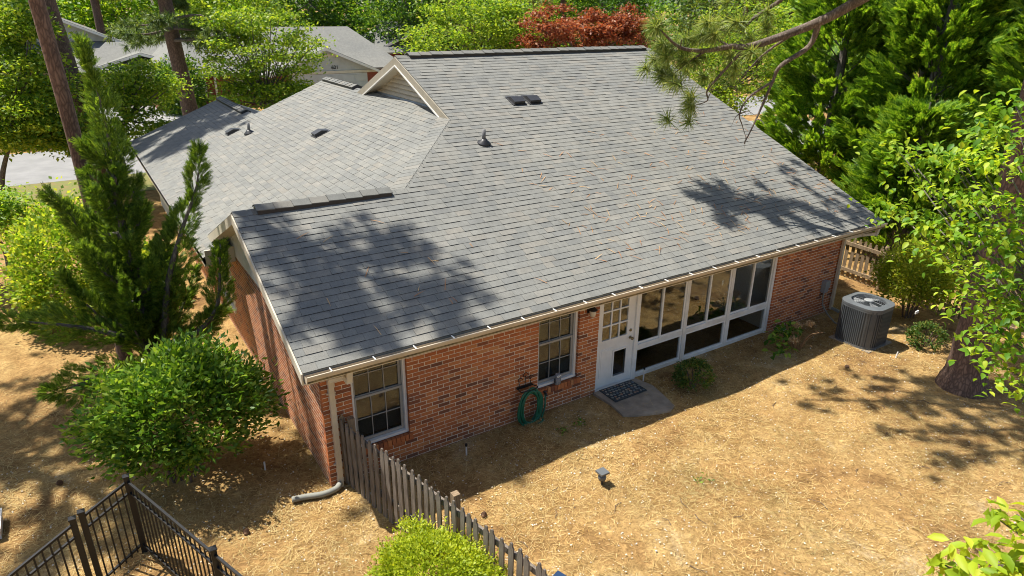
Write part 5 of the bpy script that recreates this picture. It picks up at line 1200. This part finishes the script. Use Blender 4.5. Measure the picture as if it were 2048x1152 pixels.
# left pair of grey roofs
e, xm, zr_ = far_house('far_house', 'grey sided gable house at the upper left behind the leaning pine', -6.0, 2.2, 54, 66, 3.9, 0.44, 'siding_grey', over=0.5)
gable_boards(e, -5.8, 2.0, 53.98, 3.9, zr_-.1, 'siding_grey', 0.3)
MB().slab([(-7, 50.5, 2.3), (6.2, 50.5, 2.3), (6.2, 54.2, 3.9), (-7, 54.2, 3.9)], 0.16).build('roof', M['shingle_flat'], e)
e, xm, zr_ = far_house('far_house', 'brick house with hipped grey roof behind the straight pine at upper left', -0.5, 6.4, 47.5, 54, 2.3, 0.3, 'red_wall')
MB().slab([(-1.2, 46.6, 2.2), (7.2, 46.6, 2.2), (4.2, 50.5, 3.9), (1.2, 50.5, 3.9)], 0.16).build('roof', M['shingle_flat'], e)
MB().slab([(7.2, 46.6, 2.2), (7.2, 55, 2.2), (4.2, 50.5, 3.9)], 0.16).build('roof', M['shingle_flat'], e)
MB().box(-1.0, 7.0, 46.68, 46.74, 2.02, 2.2).build('fascia', M['cream'], e)
MB().box(0.2, 4.6, 47.42, 47.5, 0.0, 2.0).build('garage_door', M['garage'], e)
e, xm, zr_ = far_house('far_house', 'small brick house with grey roof between the gable and the lime tree', 24.0, 33.0, 57, 66, 2.5, 0.4, 'red_wall')
MB().slab([(23.3, 55.6, 2.3), (34, 55.6, 2.3), (31, 61, 4.9), (26, 61, 4.9)], 0.16).build('roof', M['shingle_flat'], e)

# ------------------------------------------------------------------ litter on the ground and the roof
def strew(n, x0, x1, y0, y1, keep=None):
    x = RNG.uniform(x0, x1, n); y = RNG.uniform(y0, y1, n)
    ok = ~((x > -0.02)&(x < 12.2)&(y > -0.03))&~((x > 4.85)&(x < 6.1)&(y > -1.2)&(y < 0)&((y > -0.55)|(RNG.random(n) > 0.12)))
    return x[ok], y[ok]
x, y = strew(230000, -6, 13.5, -6.0, 6)
dens = 0.55+0.45*np.sin(x*1.7+0.8*np.sin(y*2.1))*np.sin(y*1.3+0.7*np.sin(x*1.1))
m_ = RNG.random(len(x)) < np.clip(dens**1.5*1.3, .12, 1); x, y = x[m_], y[m_]
z = np.where((x > 4.85)&(x < 6.1)&(y > -1.25), 0.034, ground_h(x, y)+RNG.uniform(0.003, 0.02, len(x))); c = np.stack([x, y, z], 1)
a = RNG.uniform(0, 2*PI, len(x)); d = np.stack([np.cos(a), np.sin(a), RNG.normal(size=len(x))*0.09], 1)
NL = (np.array([[-0.5, -0.5, 0], [-0.5, 0.5, 0], [0.0, 0.5, 0.04], [0.0, -0.5, 0.04], [0.5, 0, 0.0]]), np.array([[0, 1, 2, 3], [3, 2, 4, 4]]))
V, F = place(NL, c, d, np.tile([0., 0, 1.], (len(c), 1)), RNG.uniform(0.09, 0.18, len(c)), 0.0042)
tag(link('pine_straw', np_mesh('pine_straw', V, fix_tris(F), M['needle_litter'])), 'fallen brown pine needles covering the yard', 'pine straw', kind='stuff')
x, y = strew(9000, -4.5, 12.5, -6, 3)
c = np.stack([x, y, ground_h(x, y)+RNG.uniform(0.008, 0.024, len(x))], 1)
o = leaves(c, 0.024, M['petal'], 'fallen_petals', None, LEAF4, 0.8, 0.8, 0.5); tag(o, 'pale fallen petals and chips scattered over the pine straw', 'petals', kind='stuff')
# needle bundles lying on the roof
n = 260; xx = RNG.uniform(5.2, 12.7, n); yy = np.abs(RNG.normal(size=n))*2.0+0.2; yy = yy[yy < 5.5]; xx = xx[:len(yy)]
xx = np.concatenate([xx, RNG.uniform(0.2, 4, 16)]); yy = np.concatenate([yy, RNG.uniform(0, 2.4, 16)])
c = np.stack([xx, yy, ZE+S*(yy-YE)+0.018], 1); a = RNG.uniform(0, 2*PI, len(c)); d = np.stack([np.cos(a), np.sin(a), S*np.sin(a)], 1)
V, F = place(NL, c, d, np.tile([0, -S, 1.], (len(c), 1)), RNG.uniform(0.12, 0.3, len(c)), 0.011)
M['rust_needle'] = leaf_mat('rusty needle', (0.4, 0.16, 0.06), (0.5, 0.24, 0.1), (0.62, 0.42, 0.22), 0.1, 0.7, (1, .8, .5))
tag(link('roof_litter', np_mesh('roof_litter', V, fix_tris(F), M['rust_needle'])), 'stray reddish pine needles lying on the shingles', 'pine needles', kind='stuff')
# a few green weeds in the straw
for k, (x, y, lb) in enumerate([(4.75, -2.85, 'small green weed sprig in the sunny pine straw'), (3.75, -0.72, 'low green weed in the shade below the owl window'), (4.15, -0.68, 'tiny green weed in the shade near the concrete slab')]):
    e = empty('weed', (x, y, -0.02)); tag(e, lb, 'weed')
    leaves(RNG.normal(size=(26, 3))*np.array([.06, .06, .02])+np.array([0, 0, .04]), 0.06, M['privet'], 'leaves', e, LEAF4, 0.5, 0.5)

cone_m = simple('pine cone', (0.27, 0.16, 0.095), (0.13, 0.075, 0.045), 30, 0.9)
for x, y, lb in [(9.9, -1.9, 'brown pine cone on the straw in front of the air conditioner'), (1.6, -1.75, 'dark pine cone in the sun just past the picket fence'), (-1.3, -0.35, 'pine cone between the black fence and the drain pipe'), (-3.4, 2.2, 'pine cone on the straw left of the leafy shrub')]:
    pr_c = []
    for k in range(9): pr_c += [(0.012+0.03*math.sin(PI*(k+.6)/9.4), k*0.011), (0.02+0.036*math.sin(PI*(k+.6)/9.4), k*0.011+0.006)]
    o = MB().lathe(pr_c, (0, 0, -0.05), 9).build('pine_cone', cone_m); o.location = (x, y, 0.03+float(ground_h(np.array(x), np.array(y)))); o.rotation_euler = (rad(80), 0, random.uniform(0, 6)); o.scale = (.8, .8, .9); tag(o, lb, 'pine cone', 'pine cones lying on the straw')
tm = MB()
for k in range(60):
    x, y = random.uniform(-4, 12), random.uniform(-5.5, -1.4); a = random.uniform(0, 6.3); l = random.uniform(.08, .3); z = 0.015+float(ground_h(np.array(x), np.array(y)))
    tm.tube([(x, y, z), (x+l*.5*math.cos(a), y+l*.5*math.sin(a), z+.012), (x+l*math.cos(a+.35), y+l*math.sin(a+.35), z)], [0.006, 0.005, 0.003], 5)
tag(tm.build('fallen_twigs', M['twig']), 'small dark twigs strewn over the yard', 'twigs', kind='stuff')
